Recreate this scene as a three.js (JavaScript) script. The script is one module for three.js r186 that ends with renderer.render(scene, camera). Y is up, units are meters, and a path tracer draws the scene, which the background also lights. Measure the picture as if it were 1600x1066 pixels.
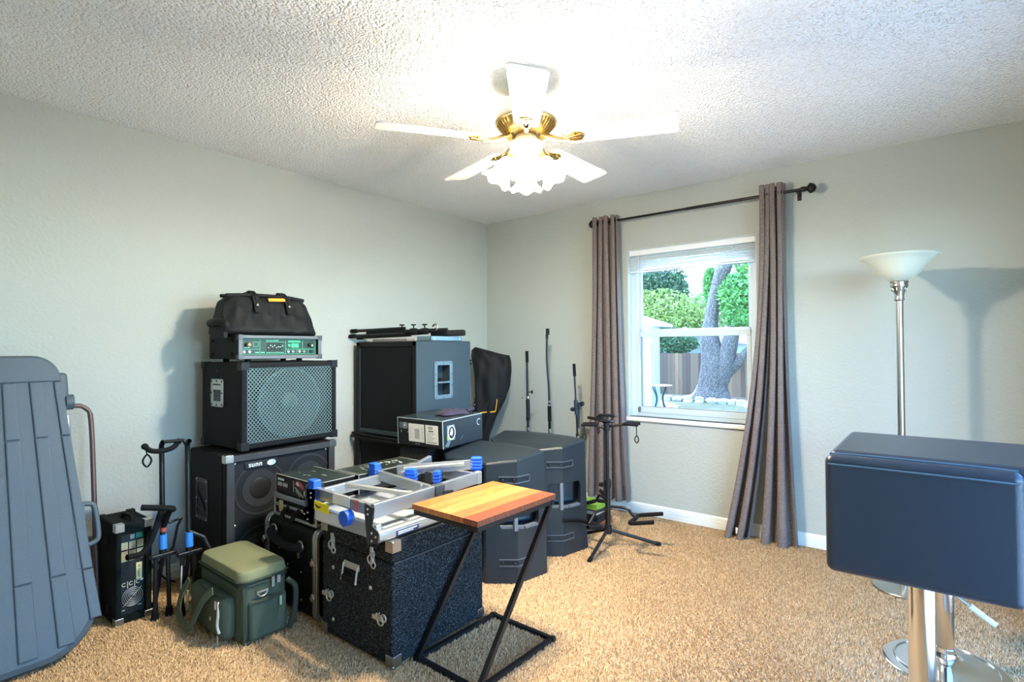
import * as THREE from 'three';
import { RoundedBoxGeometry } from 'three/addons/geometries/RoundedBoxGeometry.js';
import { ConvexGeometry } from 'three/addons/geometries/ConvexGeometry.js';
import { mergeGeometries } from 'three/addons/utils/BufferGeometryUtils.js';
import { Sky } from 'three/addons/objects/Sky.js';
import { Brush, Evaluator, SUBTRACTION } from 'three-bvh-csg';

// ---------------------------------------------------------------- camera, sky, sun, exposure
const scene = new THREE.Scene();
const camera = new THREE.PerspectiveCamera(64.12, 1600 / 1066, 0.05, 200);
camera.position.set(3.356, 1.257, 3.881);
camera.rotation.order = 'YXZ';
camera.rotation.set(0.01539, 0.66736, -0.00582);

const renderer = new THREE.WebGLRenderer({ antialias: true });
renderer.toneMapping = THREE.LinearToneMapping;
renderer.toneMappingExposure = 1.9;
renderer.shadowMap.enabled = true;
renderer.shadowMap.type = THREE.PCFSoftShadowMap;

const SUN_DIR = new THREE.Vector3(-0.3, 1.0, 0.36).normalize();
const sky = new Sky();
sky.name = 'sky';
sky.scale.setScalar(150);
sky.material.uniforms.turbidity.value = 3;
sky.material.uniforms.rayleigh.value = 1.2;
sky.material.uniforms.mieCoefficient.value = 0.004;
sky.material.uniforms.mieDirectionalG.value = 0.8;
sky.material.uniforms.sunPosition.value.copy(SUN_DIR);
scene.add(sky);
const SKY_STRENGTH = 1.7;
scene.backgroundIntensity = SKY_STRENGTH;
scene.environmentIntensity = SKY_STRENGTH;

const sun = new THREE.DirectionalLight(0xfff1dc, 2.8);
sun.name = 'sun';
sun.position.copy(SUN_DIR).multiplyScalar(40).add(new THREE.Vector3(-2, 0, -12));
sun.target.position.set(-2, 0, -12);
sun.castShadow = true;
sun.shadow.mapSize.set(2048, 2048);
Object.assign(sun.shadow.camera, { left: -25, right: 25, top: 25, bottom: -25, near: 1, far: 90 });
scene.add(sun, sun.target);

const LAMP_COLOR = 0xfff3e2;
const LAMP_POWER = 0.62;
const SPOT_POWER = 4.6;

// ---------------------------------------------------------------- helpers
function rng(seed) { let a = seed >>> 0; return () => { a = (a + 0x6D2B79F5) >>> 0; let t = a; t = Math.imul(t ^ (t >>> 15), t | 1); t ^= t + Math.imul(t ^ (t >>> 7), t | 61); return ((t ^ (t >>> 14)) >>> 0) / 4294967296; }; }
const V3 = (x, y, z) => new THREE.Vector3(x, y, z);
const taken = new Map();
function numbered(name) { const n = taken.get(name) ?? 0; taken.set(name, n + 1); return n ? `${name}_${String(n).padStart(3, '0')}` : name; }

function boxUV(g) {
  const p = g.attributes.position, n = g.attributes.normal, uv = new Float32Array(p.count * 2);
  for (let i = 0; i < p.count; i += 3) {
    let nx = 0, ny = 0, nz = 0;
    for (let k = 0; k < 3; k++) { nx += Math.abs(n.getX(i + k)); ny += Math.abs(n.getY(i + k)); nz += Math.abs(n.getZ(i + k)); }
    for (let k = 0; k < 3; k++) {
      const x = p.getX(i + k), y = p.getY(i + k), z = p.getZ(i + k), j = (i + k) * 2;
      if (ny >= nx && ny >= nz) { uv[j] = x; uv[j + 1] = z; } else if (nx >= nz) { uv[j] = z; uv[j + 1] = y; } else { uv[j] = x; uv[j + 1] = y; }
    }
  }
  g.setAttribute('uv', new THREE.BufferAttribute(uv, 2));
  return g;
}
function flat(g) { // non-indexed, only position + normal + uv
  let o = g.index ? g.toNonIndexed() : g;
  if (!o.attributes.normal) o.computeVertexNormals();
  for (const k of Object.keys(o.attributes)) if (!['position', 'normal', 'uv'].includes(k)) o.deleteAttribute(k);
  if (!o.attributes.uv) o.setAttribute('uv', new THREE.BufferAttribute(new Float32Array(o.attributes.position.count * 2), 2));
  o.clearGroups(); o.morphAttributes = {};
  return o;
}
const M = (...gs) => { const l = gs.flat(Infinity).filter(Boolean).map(flat); return l.length === 1 ? l[0] : mergeGeometries(l); };
function part(name, geo, mat, parent, label) {
  let g = Array.isArray(geo) ? M(geo) : flat(geo);
  if (!geo.keepUV) g = boxUV(g);
  const m = new THREE.Mesh(g, mat);
  m.name = name; m.castShadow = m.receiveShadow = true;
  if (label) m.userData.label = label;
  parent.add(m);
  return m;
}
function thing(name, label, category, pos = [0, 0, 0], turn = 0, group) {
  const o = new THREE.Group(); o.name = numbered(name);
  o.position.set(...pos); o.rotation.y = turn; o.userData = { label, category };
  if (group) o.userData.group = group;
  scene.add(o); return o;
}
function single(name, geo, mat, label, category, pos = [0, 0, 0], turn = 0, group) {
  const m = part(numbered(name), geo, mat, scene); m.position.set(...pos); m.rotation.y = turn;
  m.userData = { label, category }; if (group) m.userData.group = group;
  return m;
}
function struct(name, geo, mat) { const m = part(name, geo, mat, scene); m.userData.kind = 'structure'; return m; }
function dup(o, pos, turn, label) {
  const base = o.name.replace(/_\d{3}$/, ''), c = o.clone(); c.name = numbered(base);
  c.userData = { ...o.userData }; if (label) c.userData.label = label;
  c.position.set(...pos); if (turn !== undefined) c.rotation.y = turn; scene.add(c); return c;
}
function xf(g, { p = [0, 0, 0], r = [0, 0, 0], s = [1, 1, 1] } = {}) {
  g.applyMatrix4(new THREE.Matrix4().compose(V3(...p), new THREE.Quaternion().setFromEuler(new THREE.Euler(...r)), V3(...s))); return g;
}
// box between two corners, rounded by r
function bb(x0, y0, z0, x1, y1, z1, r = 0, seg = 2) {
  const w = x1 - x0, h = y1 - y0, d = z1 - z0;
  const g = r > 0 ? new RoundedBoxGeometry(w, h, d, seg, Math.min(r, w / 2.01, h / 2.01, d / 2.01)) : new THREE.BoxGeometry(w, h, d);
  return g.translate((x0 + x1) / 2, (y0 + y1) / 2, (z0 + z1) / 2);
}
const bc = (w, h, d, x, y, z, r = 0, rot = [0, 0, 0]) => xf(bb(-w / 2, -h / 2, -d / 2, w / 2, h / 2, d / 2, r), { p: [x, y, z], r: rot });
function cy(r, h, x, y, z, axis = 'y', r2 = r, seg = 20) {
  const g = new THREE.CylinderGeometry(r2, r, h, seg);
  if (axis === 'x') g.rotateZ(-Math.PI / 2); if (axis === 'z') g.rotateX(Math.PI / 2);
  return g.translate(x, y, z);
}
function rod(a, b, r, r2 = r, seg = 12) { // cylinder from a to b
  const A = V3(...a), B = V3(...b), d = B.clone().sub(A), g = new THREE.CylinderGeometry(r2, r, d.length(), seg);
  g.applyQuaternion(new THREE.Quaternion().setFromUnitVectors(V3(0, 1, 0), d.clone().normalize()));
  return g.translate((A.x + B.x) / 2, (A.y + B.y) / 2, (A.z + B.z) / 2);
}
function bar(a, b, w, h, up = [0, 1, 0], r = 0) { // rectangular bar from a to b; h along up
  const A = V3(...a), B = V3(...b), d = B.clone().sub(A), L = d.length(); d.normalize();
  let U = V3(...up); const X = V3().crossVectors ? new THREE.Vector3().crossVectors(U, d).normalize() : 0; U = new THREE.Vector3().crossVectors(d, X);
  const g = r ? new RoundedBoxGeometry(w, h, L, 2, r) : new THREE.BoxGeometry(w, h, L);
  g.applyMatrix4(new THREE.Matrix4().makeBasis(X, U, d).setPosition(A.add(B).multiplyScalar(0.5)));
  return g;
}
const ball = (r, x, y, z, seg = 14) => new THREE.SphereGeometry(r, seg, Math.max(6, seg - 4)).translate(x, y, z);
function pipe(pts, r) { const o = []; for (let i = 0; i < pts.length - 1; i++) { o.push(rod(pts[i], pts[i + 1], r)); if (i) o.push(ball(r, ...pts[i], 10)); } return o; }
function tube(pts, r, n = 32, closed = false, tension = 0.5, rad = 10) {
  return new THREE.TubeGeometry(new THREE.CatmullRomCurve3(pts.map((p) => V3(...p)), closed, 'catmullrom', tension), n, r, rad, closed);
}
const lathe = (pts, seg = 32) => new THREE.LatheGeometry(pts.map(([x, y]) => new THREE.Vector2(Math.max(x, 0.0001), y)), seg);
function ex(pts, depth, bevel = 0, holes = []) { // extrude XY outline along +Z
  const s = new THREE.Shape(pts.map(([x, y]) => new THREE.Vector2(x, y)));
  for (const h of holes) s.holes.push(new THREE.Path(h.map(([x, y]) => new THREE.Vector2(x, y))));
  return new THREE.ExtrudeGeometry(s, { depth: depth - 2 * bevel, bevelEnabled: bevel > 0, bevelThickness: bevel, bevelSize: bevel, bevelOffset: -bevel, bevelSegments: 2, curveSegments: 10 }).translate(0, 0, bevel);
}
function roundRect(x0, y0, x1, y1, r, n = 6) {
  const o = [], c = [[x1 - r, y1 - r, 0], [x0 + r, y1 - r, 1], [x0 + r, y0 + r, 2], [x1 - r, y0 + r, 3]];
  for (const [cx, cyy, q] of c) for (let i = 0; i <= n; i++) { const a = (q + i / n) * Math.PI / 2; o.push([cx + r * Math.cos(a), cyy + r * Math.sin(a)]); }
  return o;
}
function ring(r, t, x, y, z, axis = 'y', seg = 28) { const g = new THREE.TorusGeometry(r, t, 8, seg); if (axis === 'y') g.rotateX(Math.PI / 2); if (axis === 'x') g.rotateY(Math.PI / 2); return g.translate(x, y, z); }
const ev = new Evaluator(); ev.useGroups = false; ev.attributes = ['position', 'normal'];
function cut(a, ...bs) {
  const prep = (g) => { const f = flat(g); f.deleteAttribute('uv'); const b = new Brush(f); b.updateMatrixWorld(); return b; };
  let A = prep(a); for (const b of bs) { A = ev.evaluate(A, prep(b), SUBTRACTION); A.updateMatrixWorld(); } return A.geometry;
}
function loft(rows) { // rows: arrays of [x,y,z], same length, open sheet
  const n = rows[0].length, pos = [], idx = [];
  rows.forEach((r) => r.forEach((p) => pos.push(...p)));
  for (let i = 0; i < rows.length - 1; i++) for (let j = 0; j < n - 1; j++) { const a = i * n + j, b = a + 1, c = a + n, d = c + 1; idx.push(a, c, b, b, c, d); }
  const g = new THREE.BufferGeometry(); g.setAttribute('position', new THREE.Float32BufferAttribute(pos, 3)); g.setIndex(idx); g.computeVertexNormals(); return g;
}
function closedLoft(rows, cap = true) { // rows of closed loops
  const g = loft(rows.map((r) => [...r, r[0]]));
  if (!cap) return g;
  const capG = (r, flip) => { const c = r.reduce((a, p) => [a[0] + p[0] / r.length, a[1] + p[1] / r.length, a[2] + p[2] / r.length], [0, 0, 0]); const pos = []; r.forEach((p, i) => { const q = r[(i + 1) % r.length]; pos.push(...(flip ? [...c, ...q, ...p] : [...c, ...p, ...q])); }); const k = new THREE.BufferGeometry(); k.setAttribute('position', new THREE.Float32BufferAttribute(pos, 3)); k.computeVertexNormals(); return k; };
  return M(g, capG(rows[0], false), capG(rows[rows.length - 1], true));
}

// ---------------------------------------------------------------- textures
function tileNoise(size, cells, seed) { // tileable value noise, returns Float32Array
  const r = rng(seed), g = new Float32Array(cells * cells); for (let i = 0; i < g.length; i++) g[i] = r();
  const o = new Float32Array(size * size), s = (t) => t * t * (3 - 2 * t);
  for (let y = 0; y < size; y++) for (let x = 0; x < size; x++) {
    const fx = x / size * cells, fy = y / size * cells, x0 = Math.floor(fx), y0 = Math.floor(fy), u = s(fx - x0), v = s(fy - y0);
    const a = g[(y0 % cells) * cells + x0 % cells], b = g[(y0 % cells) * cells + (x0 + 1) % cells], c = g[((y0 + 1) % cells) * cells + x0 % cells], d = g[((y0 + 1) % cells) * cells + (x0 + 1) % cells];
    o[y * size + x] = (a + (b - a) * u) * (1 - v) + (c + (d - c) * u) * v;
  }
  return o;
}
function blend(size, layers) { const o = new Float32Array(size * size); for (const [cells, w, seed] of layers) { const n = tileNoise(size, cells, seed); for (let i = 0; i < o.length; i++) o[i] += n[i] * w; } return o; }
function dataTex(size, metres, fn, srgb) { // fn(i,x,y) -> [r,g,b] 0..1 (sRGB when srgb)
  const d = new Uint8Array(size * size * 4);
  for (let y = 0; y < size; y++) for (let x = 0; x < size; x++) { const i = y * size + x, c = fn(i, x, y); for (let k = 0; k < 3; k++) d[i * 4 + k] = Math.max(0, Math.min(255, Math.round(c[k] * 255))); d[i * 4 + 3] = 255; }
  const t = new THREE.DataTexture(d, size, size); t.wrapS = t.wrapT = THREE.RepeatWrapping; t.magFilter = THREE.LinearFilter; t.minFilter = THREE.LinearMipmapLinearFilter; t.generateMipmaps = true;
  const [mx, my] = Array.isArray(metres) ? metres : [metres, metres]; t.repeat.set(1 / mx, 1 / my);
  if (srgb) t.colorSpace = THREE.SRGBColorSpace; t.needsUpdate = true; return t;
}
const mixc = (a, b, t) => a.map((v, i) => v + (b[i] - v) * t);
const hex = (h) => [(h >> 16 & 255) / 255, (h >> 8 & 255) / 255, (h & 255) / 255];
const clamp = (x, a = 0, b = 1) => Math.max(a, Math.min(b, x));
function canvasTex(w, h, draw) { const c = document.createElement('canvas'); c.width = w; c.height = h; draw(c.getContext('2d'), w, h); const t = new THREE.CanvasTexture(c); t.colorSpace = THREE.SRGBColorSpace; t.magFilter = THREE.LinearFilter; return t; }
// printed sheet: plane of width w, height h with canvas print; keepUV
function sheet(w, h, o = {}) { const g = flat(new THREE.PlaneGeometry(w, h)); xf(g, o); g.keepUV = true; return g; }

const Q = (color, roughness, spec, extra = {}) => new THREE.MeshPhysicalMaterial({ color, roughness, metalness: 0, specularIntensity: spec, ...extra });
const S = (color, roughness = 0.6, extra = {}) => new THREE.MeshStandardMaterial({ color, roughness, metalness: 0, ...extra });
const bump = (tex, scale) => ({ bumpMap: tex, bumpScale: scale });

const nFine = blend(512, [[256, 0.5, 1], [128, 0.35, 2], [40, 0.15, 3]]);
const nCoarse = blend(512, [[6, 0.5, 4], [14, 0.3, 5], [40, 0.2, 6]]);
const txFine = dataTex(512, 0.25, (i) => [nFine[i], nFine[i], nFine[i]]);
const nPeel = blend(512, [[70, 0.6, 11], [120, 0.4, 12]]);
const txPeel = dataTex(512, 0.8, (i) => { const v = clamp((nPeel[i] - 0.35) * 2.4); return [v, v, v]; });
const popcorn = (() => { // lumps scattered on a tile
  const n = 1024, a = new Float32Array(n * n), r = rng(77);
  for (let k = 0; k < 26000; k++) {
    const cx = r() * n, cyy = r() * n, rad = 3 + r() * 5.5, h = 0.4 + r() * 0.6, e = 0.75 + r() * 0.5;
    for (let y = -Math.ceil(rad); y <= rad; y++) for (let x = -Math.ceil(rad); x <= rad; x++) {
      const d = Math.hypot(x * e, y / e) / rad; if (d > 1) continue; const i = ((Math.floor(cyy + y) + n) % n) * n + (Math.floor(cx + x) + n) % n; a[i] = Math.max(a[i], h * Math.sqrt(1 - d * d));
    }
  } return a;
})();
const txPop = dataTex(1024, 1.05, (i) => [popcorn[i], popcorn[i], popcorn[i]]);
const nPile = blend(1024, [[512, 0.55, 21], [256, 0.45, 22]]);
const nPatch = blend(1024, [[3, 0.5, 24], [7, 0.3, 25], [15, 0.2, 26]]);
const txCarpet = dataTex(1024, 1.7, (i) => { const t = clamp((nPile[i] - 0.5) * 2.6 + 0.5), p = (nPatch[i] - 0.5) * 0.45; return mixc(hex(0x8d6c45), hex(0xdcc29a), clamp(t + p)); }, true);
const txCarpetB = dataTex(1024, 1.7, (i) => { const v = clamp((nPile[i] - 0.5) * 2.6 + 0.5); return [v, v, v]; });
const speck = blend(512, [[256, 0.7, 31], [170, 0.3, 32]]);
const txSpeck = dataTex(512, 0.42, (i) => { const t = clamp((speck[i] - 0.52) * 4.2); return mixc(hex(0x0e1011), hex(0x5a6266), t); }, true);
const txSpeckB = dataTex(512, 0.42, (i) => [speck[i], speck[i], speck[i]]);
const txWeave = dataTex(256, 0.05, (i, x, y) => { const v = 0.5 + 0.25 * Math.sin(x / 256 * Math.PI * 2 * 16) + 0.25 * Math.sin(y / 256 * Math.PI * 2 * 16); return [v, v, v]; });
const nSlub = blend(512, [[200, 0.5, 41], [60, 0.5, 42]]);
const txCurtain = dataTex(512, [0.5, 0.12], (i) => mixc(hex(0x5f5552), hex(0x82766f), clamp((nSlub[i] - 0.5) * 2 + 0.5)), true);
const txPerf = dataTex(128, 0.024, (i, x, y) => { const c = 128 / 4, oy = Math.floor(y / c), xx = (x + (oy % 2) * c / 2) % c - c / 2, yy = y % c - c / 2, h = Math.hypot(xx, yy) < c * 0.33 ? 0 : 1; return mixc(hex(0x060708), hex(0x26292b), h); }, true);
function woodTex(a, b, seed) {
  const n = tileNoise(256, 4, seed), m = tileNoise(256, 32, seed + 1), r = blend(256, [[90, 1, seed + 2]]);
  return dataTex(256, [0.09, 0.5], (i, x, y) => { const v = 0.5 + 0.5 * Math.sin(((x / 256) * 5 + n[i] * 3.2 + m[i] * 0.35) * Math.PI * 2); return mixc(a, b, clamp(v * 0.75 + (r[i] - 0.5) * 0.5)); }, true);
}

// ---------------------------------------------------------------- materials
const mWall = S(0xaeb3aa, 0.85, bump(txPeel, 0.0007));
const mCeil = S(0xf3f3ee, 0.95, bump(txPop, 0.008));
const mCarpet = S(0xffffff, 1, { map: txCarpet, ...bump(txCarpetB, 0.012) });
const mTrim = S(0xe4e8e2, 0.45);
const mVinyl = Q(0x131516, 0.62, 0.45, bump(txFine, 0.0008));
const mTolex = Q(0x0f1112, 0.7, 0.4, bump(txFine, 0.001));
const mTrunk = Q(0xffffff, 0.95, 0.35, { map: txSpeck, ...bump(txSpeckB, 0.002) });
const mBlackPlastic = Q(0x131517, 0.42, 0.6, bump(txFine, 0.0003));
const mDark = S(0x0c0d0e, 0.6);
const mRubber = Q(0x0f1011, 0.8, 0.4);
const mBlackMetal = Q(0x121415, 0.38, 0.8);
const mSubPaint = Q(0x27353b, 0.5, 0.8, bump(txFine, 0.0006));
const mPA = Q(0x1d272c, 0.4, 0.9, bump(txFine, 0.0007));
const mPerf = Q(0xffffff, 0.65, 0.35, { map: txPerf });
const mChrome = S(0xe2e4e6, 0.09, { metalness: 1 });
const mNickel = S(0xb9b6ae, 0.28, { metalness: 1 });
const mSteel = S(0xc4c4be, 0.4, { metalness: 0.85 });
const mAlu = S(0xb9bdbd, 0.34, { metalness: 0.85 });
const mBrass = S(0xc2ab74, 0.25, { metalness: 1 });
const mBronze = S(0x2a2523, 0.35, { metalness: 0.7 });
const mBlue = S(0x1857c4, 0.5);
const mYellow = S(0xe6d21c, 0.55);
const mCurtain = S(0xffffff, 0.9, { map: txCurtain, side: THREE.DoubleSide });
const mWhitePaint = S(0xf0efe8, 0.4);
const mSash = S(0xbfced2, 0.4);
const mWhitePlastic = S(0xe8ecec, 0.45);
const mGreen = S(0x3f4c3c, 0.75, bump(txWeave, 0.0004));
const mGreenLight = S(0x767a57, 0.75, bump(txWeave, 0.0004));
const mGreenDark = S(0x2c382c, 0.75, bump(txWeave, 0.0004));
const mNylon = Q(0x141617, 0.62, 0.5, bump(txWeave, 0.0005));
const mLeather = Q(0x27313b, 0.34, 0.9, bump(txFine, 0.0004));
const mCase = S(0x46545c, 0.5, bump(txFine, 0.0009));
const mGlass = new THREE.MeshPhysicalMaterial({ color: 0xffffff, roughness: 0.02, transmission: 1, thickness: 0, ior: 1.45 });

// ================================================================ THE ROOM
const RX = 3.9, RZ = 4.25, RH = 2.44, WT = 0.15;
const WX0 = 1.448, WX1 = 2.388, WY0 = 0.735, WY1 = 2.02;
struct('floor', bb(-WT, -0.12, -WT, RX + WT, 0, RZ + WT), mCarpet);
{ // carpet pile: short leaning tufts over the visible floor
  const r = rng(909), N = 420000, g = new THREE.ConeGeometry(0.0032, 0.011, 3, 1, true).translate(0, 0.004, 0);
  const pile = new THREE.InstancedMesh(g, S(0xffffff, 1), N); pile.name = 'carpet_pile'; pile.castShadow = pile.receiveShadow = true;
  const m4 = new THREE.Matrix4(), q = new THREE.Quaternion(), e = new THREE.Euler(), p = V3(0, 0, 0), sc = V3(1, 1, 1), col = new THREE.Color(), A = new THREE.Color(0x8f6b3e), B = new THREE.Color(0xeaca98);
  for (let i = 0; i < N; i++) {
    const x = 0.1 + r() * 3.7, z = 0.06 + r() * 3.5, sw = Math.sin(x * 3.1 + Math.sin(z * 2.3) * 1.4) * 0.35;
    p.set(x, 0, z); q.setFromEuler(e.set((r() - 0.5) * 0.9 + sw, r() * 6.28, (r() - 0.5) * 0.9 + sw * 0.6)); const k = 0.75 + r() * 0.6; sc.set(k, k * (0.8 + 0.4 * r()), k);
    pile.setMatrixAt(i, m4.compose(p, q, sc)); pile.setColorAt(i, col.copy(A).lerp(B, clamp(0.15 + r() * 0.85)));
  }
  pile.userData = { kind: 'stuff', label: 'tan cut pile of the carpet', category: 'carpet' }; scene.add(pile);
}
struct('ceiling', bb(-WT, RH, -WT, RX + WT, RH + 0.15, RZ + WT), mCeil);
struct('wall_left', bb(-WT, 0, -WT, 0, RH, RZ + WT), mWall);
const SZ0 = 0.9, SZ1 = 3.1, SY0 = 0.03, SY1 = 2.06; // sliding glass door in the right wall, outside the frame
struct('wall_right', [bb(RX, 0, -WT, RX + WT, RH, SZ0), bb(RX, 0, SZ1, RX + WT, RH, RZ + WT), bb(RX, 0, SZ0, RX + WT, SY0, SZ1), bb(RX, SY1, SZ0, RX + WT, RH, SZ1)], mWall);
struct('wall_front', bb(0, 0, RZ, RX, RH, RZ + WT), mWall);
struct('wall_back', [bb(0, 0, -WT, WX0, RH, 0), bb(WX1, 0, -WT, RX, RH, 0), bb(WX0, 0, -WT, WX1, WY0, 0), bb(WX0, WY1, -WT, WX1, RH, 0)], mWall);
// baseboards: stepped profile, extruded
const bbProf = [[0, 0], [0.014, 0], [0.014, 0.03], [0.0125, 0.032], [0.014, 0.034], [0.014, 0.05], [0.0115, 0.053], [0.0125, 0.056], [0.011, 0.074], [0.006, 0.083], [0, 0.083]];
struct('baseboard_back', xf(ex(bbProf, RX), { r: [0, -Math.PI / 2, 0], p: [RX, 0, 0] }), mTrim);
struct('baseboard_left', ex(bbProf, RZ), mTrim);
struct('baseboard_right', [xf(ex(bbProf, RZ - SZ1), { r: [0, Math.PI, 0], p: [RX, 0, RZ] }), xf(ex(bbProf, SZ0), { r: [0, Math.PI, 0], p: [RX, 0, SZ0] })], mTrim);

// window
{
  const w = new THREE.Group(); w.name = 'window_1'; w.userData.kind = 'structure'; scene.add(w);
  w.position.set(WX0, WY0, 0);
  const W = WX1 - WX0, H = WY1 - WY0, f = 0.052, z0 = -0.115, z1 = -0.055, rail = 0.655;
  part('window_frame', [bb(0, 0, z0, f, H, z1, 0.004), bb(W - f, 0, z0, W, H, z1, 0.004), bb(f, H - f, z0, W - f, H, z1, 0.004), bb(f, 0, z0, W - f, 0.03, z1, 0.004)], mSash, w);
  part('reveal_lining', [bb(0, 0, z1, 0.004, H, 0), bb(W - 0.004, 0, z1, W, H, 0), bb(0.004, H - 0.004, z1, W - 0.004, H, 0)], mSash, w);
  const lo = part('lower_sash', [bb(f, 0.03, -0.085, f + 0.028, rail, -0.05, 0.003), bb(W - f - 0.028, 0.03, -0.085, W - f, rail, -0.05, 0.003), bb(f, 0.03, -0.085, W - f, 0.075, -0.05, 0.003), bb(f, rail - 0.045, -0.085, W - f, rail, -0.045, 0.003)], mSash, w);
  part('pane', bb(f + 0.026, 0.073, -0.07, W - f - 0.026, rail - 0.043, -0.066), mGlass, lo);
  part('gasket', [bb(f + 0.026, 0.075, -0.068, f + 0.034, rail - 0.045, -0.056), bb(f + 0.026, 0.073, -0.068, W - f - 0.026, 0.08, -0.054)], S(0x6d675c, 0.7), lo);
  part('sash_lock', [bc(0.09, 0.012, 0.03, W * 0.45, rail + 0.006, -0.06, 0.004), bc(0.03, 0.014, 0.012, W * 0.45, rail + 0.016, -0.06, 0.004)], mWhitePlastic, lo);
  const up = part('upper_sash', [bb(f, rail - 0.02, -0.112, f + 0.022, H - f, -0.087, 0.003), bb(W - f - 0.022, rail - 0.02, -0.112, W - f, H - f, -0.087, 0.003), bb(f, rail - 0.02, -0.112, W - f, rail + 0.015, -0.087, 0.003), bb(f, H - f - 0.02, -0.112, W - f, H - f, -0.087, 0.003)], mSash, w);
  part('pane', bb(f + 0.02, rail + 0.013, -0.102, W - f - 0.02, H - f - 0.018, -0.098), mGlass, up);
  part('window_sill', [bb(-0.02, -0.03, z1, W + 0.02, 0, 0.022, 0.004)], S(0xdcdcd4, 0.35, bump(txFine, 0.0006)), w);
}
{
  const w = new THREE.Group(); w.name = 'door_1'; w.userData.kind = 'structure'; scene.add(w);
  w.position.set(RX, SY0, (SZ0 + SZ1) / 2);
  const hz = (SZ1 - SZ0) / 2, H = SY1 - SY0, f = 0.05, x0 = 0.055, x1 = 0.115;
  part('door_frame', [bb(x0, 0, -hz, x1, H, -hz + f, 0.004), bb(x0, 0, hz - f, x1, H, hz, 0.004), bb(x0, H - f, -hz + f, x1, H, hz - f, 0.004), bb(x0, 0, -hz + f, x1, f, hz - f, 0.004), bb(x0, f, -0.035, x1, H - f, 0.035, 0.004)], mWhitePaint, w);
  for (const k of [0, 1]) part('pane', bb(0.083, f - 0.002, k ? 0.033 : -hz + f - 0.002, 0.087, H - f + 0.002, k ? hz - f + 0.002 : -0.033), mGlass, w);
  part('door_handle', bb(0.03, 0.85, 0.0, 0.056, 1.05, 0.025, 0.006), mWhitePaint, w);
}
// raised mini blind
{
  const b = thing('window_blind', 'white mini blind pulled up to the top of the window', 'blind', [WX0, WY1, -0.03]);
  const W = WX1 - WX0;
  part('headrail', bb(0.008, -0.045, -0.018, W - 0.008, -0.004, 0.018, 0.003), mWhitePlastic, b);
  const sl = bb(0.012, -0.0014, -0.0125, W - 0.012, 0, 0.0125);
  for (let k = 0; k < 11; k++) part('slat', xf(sl.clone(), { r: [0.42 + (k % 3) * 0.06, 0, 0], p: [0, -0.058 - k * 0.0098, (k % 3) * 0.001] }), mWhitePlastic, b);
  part('bottom_rail', bb(0.012, -0.178, -0.013, W - 0.012, -0.166, 0.013, 0.003), mWhitePlastic, b);
  part('tilt_wand', rod([0.085, -0.04, 0.022], [0.083, -0.84, 0.024], 0.0028), S(0xcfdad8, 0.25), b);
  for (const x of [0.12, W - 0.16]) part('lift_cord', rod([x, -0.045, 0.016], [x, -0.17, 0.016], 0.0012, 0.0012, 6), mWhitePlastic, b);
}
// curtain rod
{
  const c = thing('curtain_rod', 'dark bronze curtain rod with round finials above the window', 'curtain rod', [0, 2.245, 0.1]);
  part('rod', [rod([1.225, 0, 0], [2.05, 0, 0], 0.0085), rod([1.95, 0, 0], [2.7, 0, 0], 0.0105)], mBronze, c);
  const fin = lathe([[0, 0.062], [0.012, 0.06], [0.024, 0.05], [0.031, 0.036], [0.033, 0.03], [0.031, 0.024], [0.02, 0.016], [0.014, 0.01], [0.013, 0.002], [0.016, -0.004], [0.016, -0.022], [0.012, -0.026], [0.0105, -0.03], [0, -0.03]], 24);
  part('finial', xf(fin.clone(), { r: [0, 0, -Math.PI / 2], p: [2.705, 0, 0] }), mBronze, c);
  part('finial', xf(fin.clone(), { r: [0, 0, Math.PI / 2], p: [1.228, 0, 0] }), mBronze, c);
  for (const x of [1.29, 2.655]) part('bracket', [rod([x, 0, 0], [x, -0.012, -0.094], 0.006), bb(x - 0.012, -0.045, -0.1, x + 0.012, 0.03, -0.094, 0.002)], mBronze, c);
}
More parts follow.
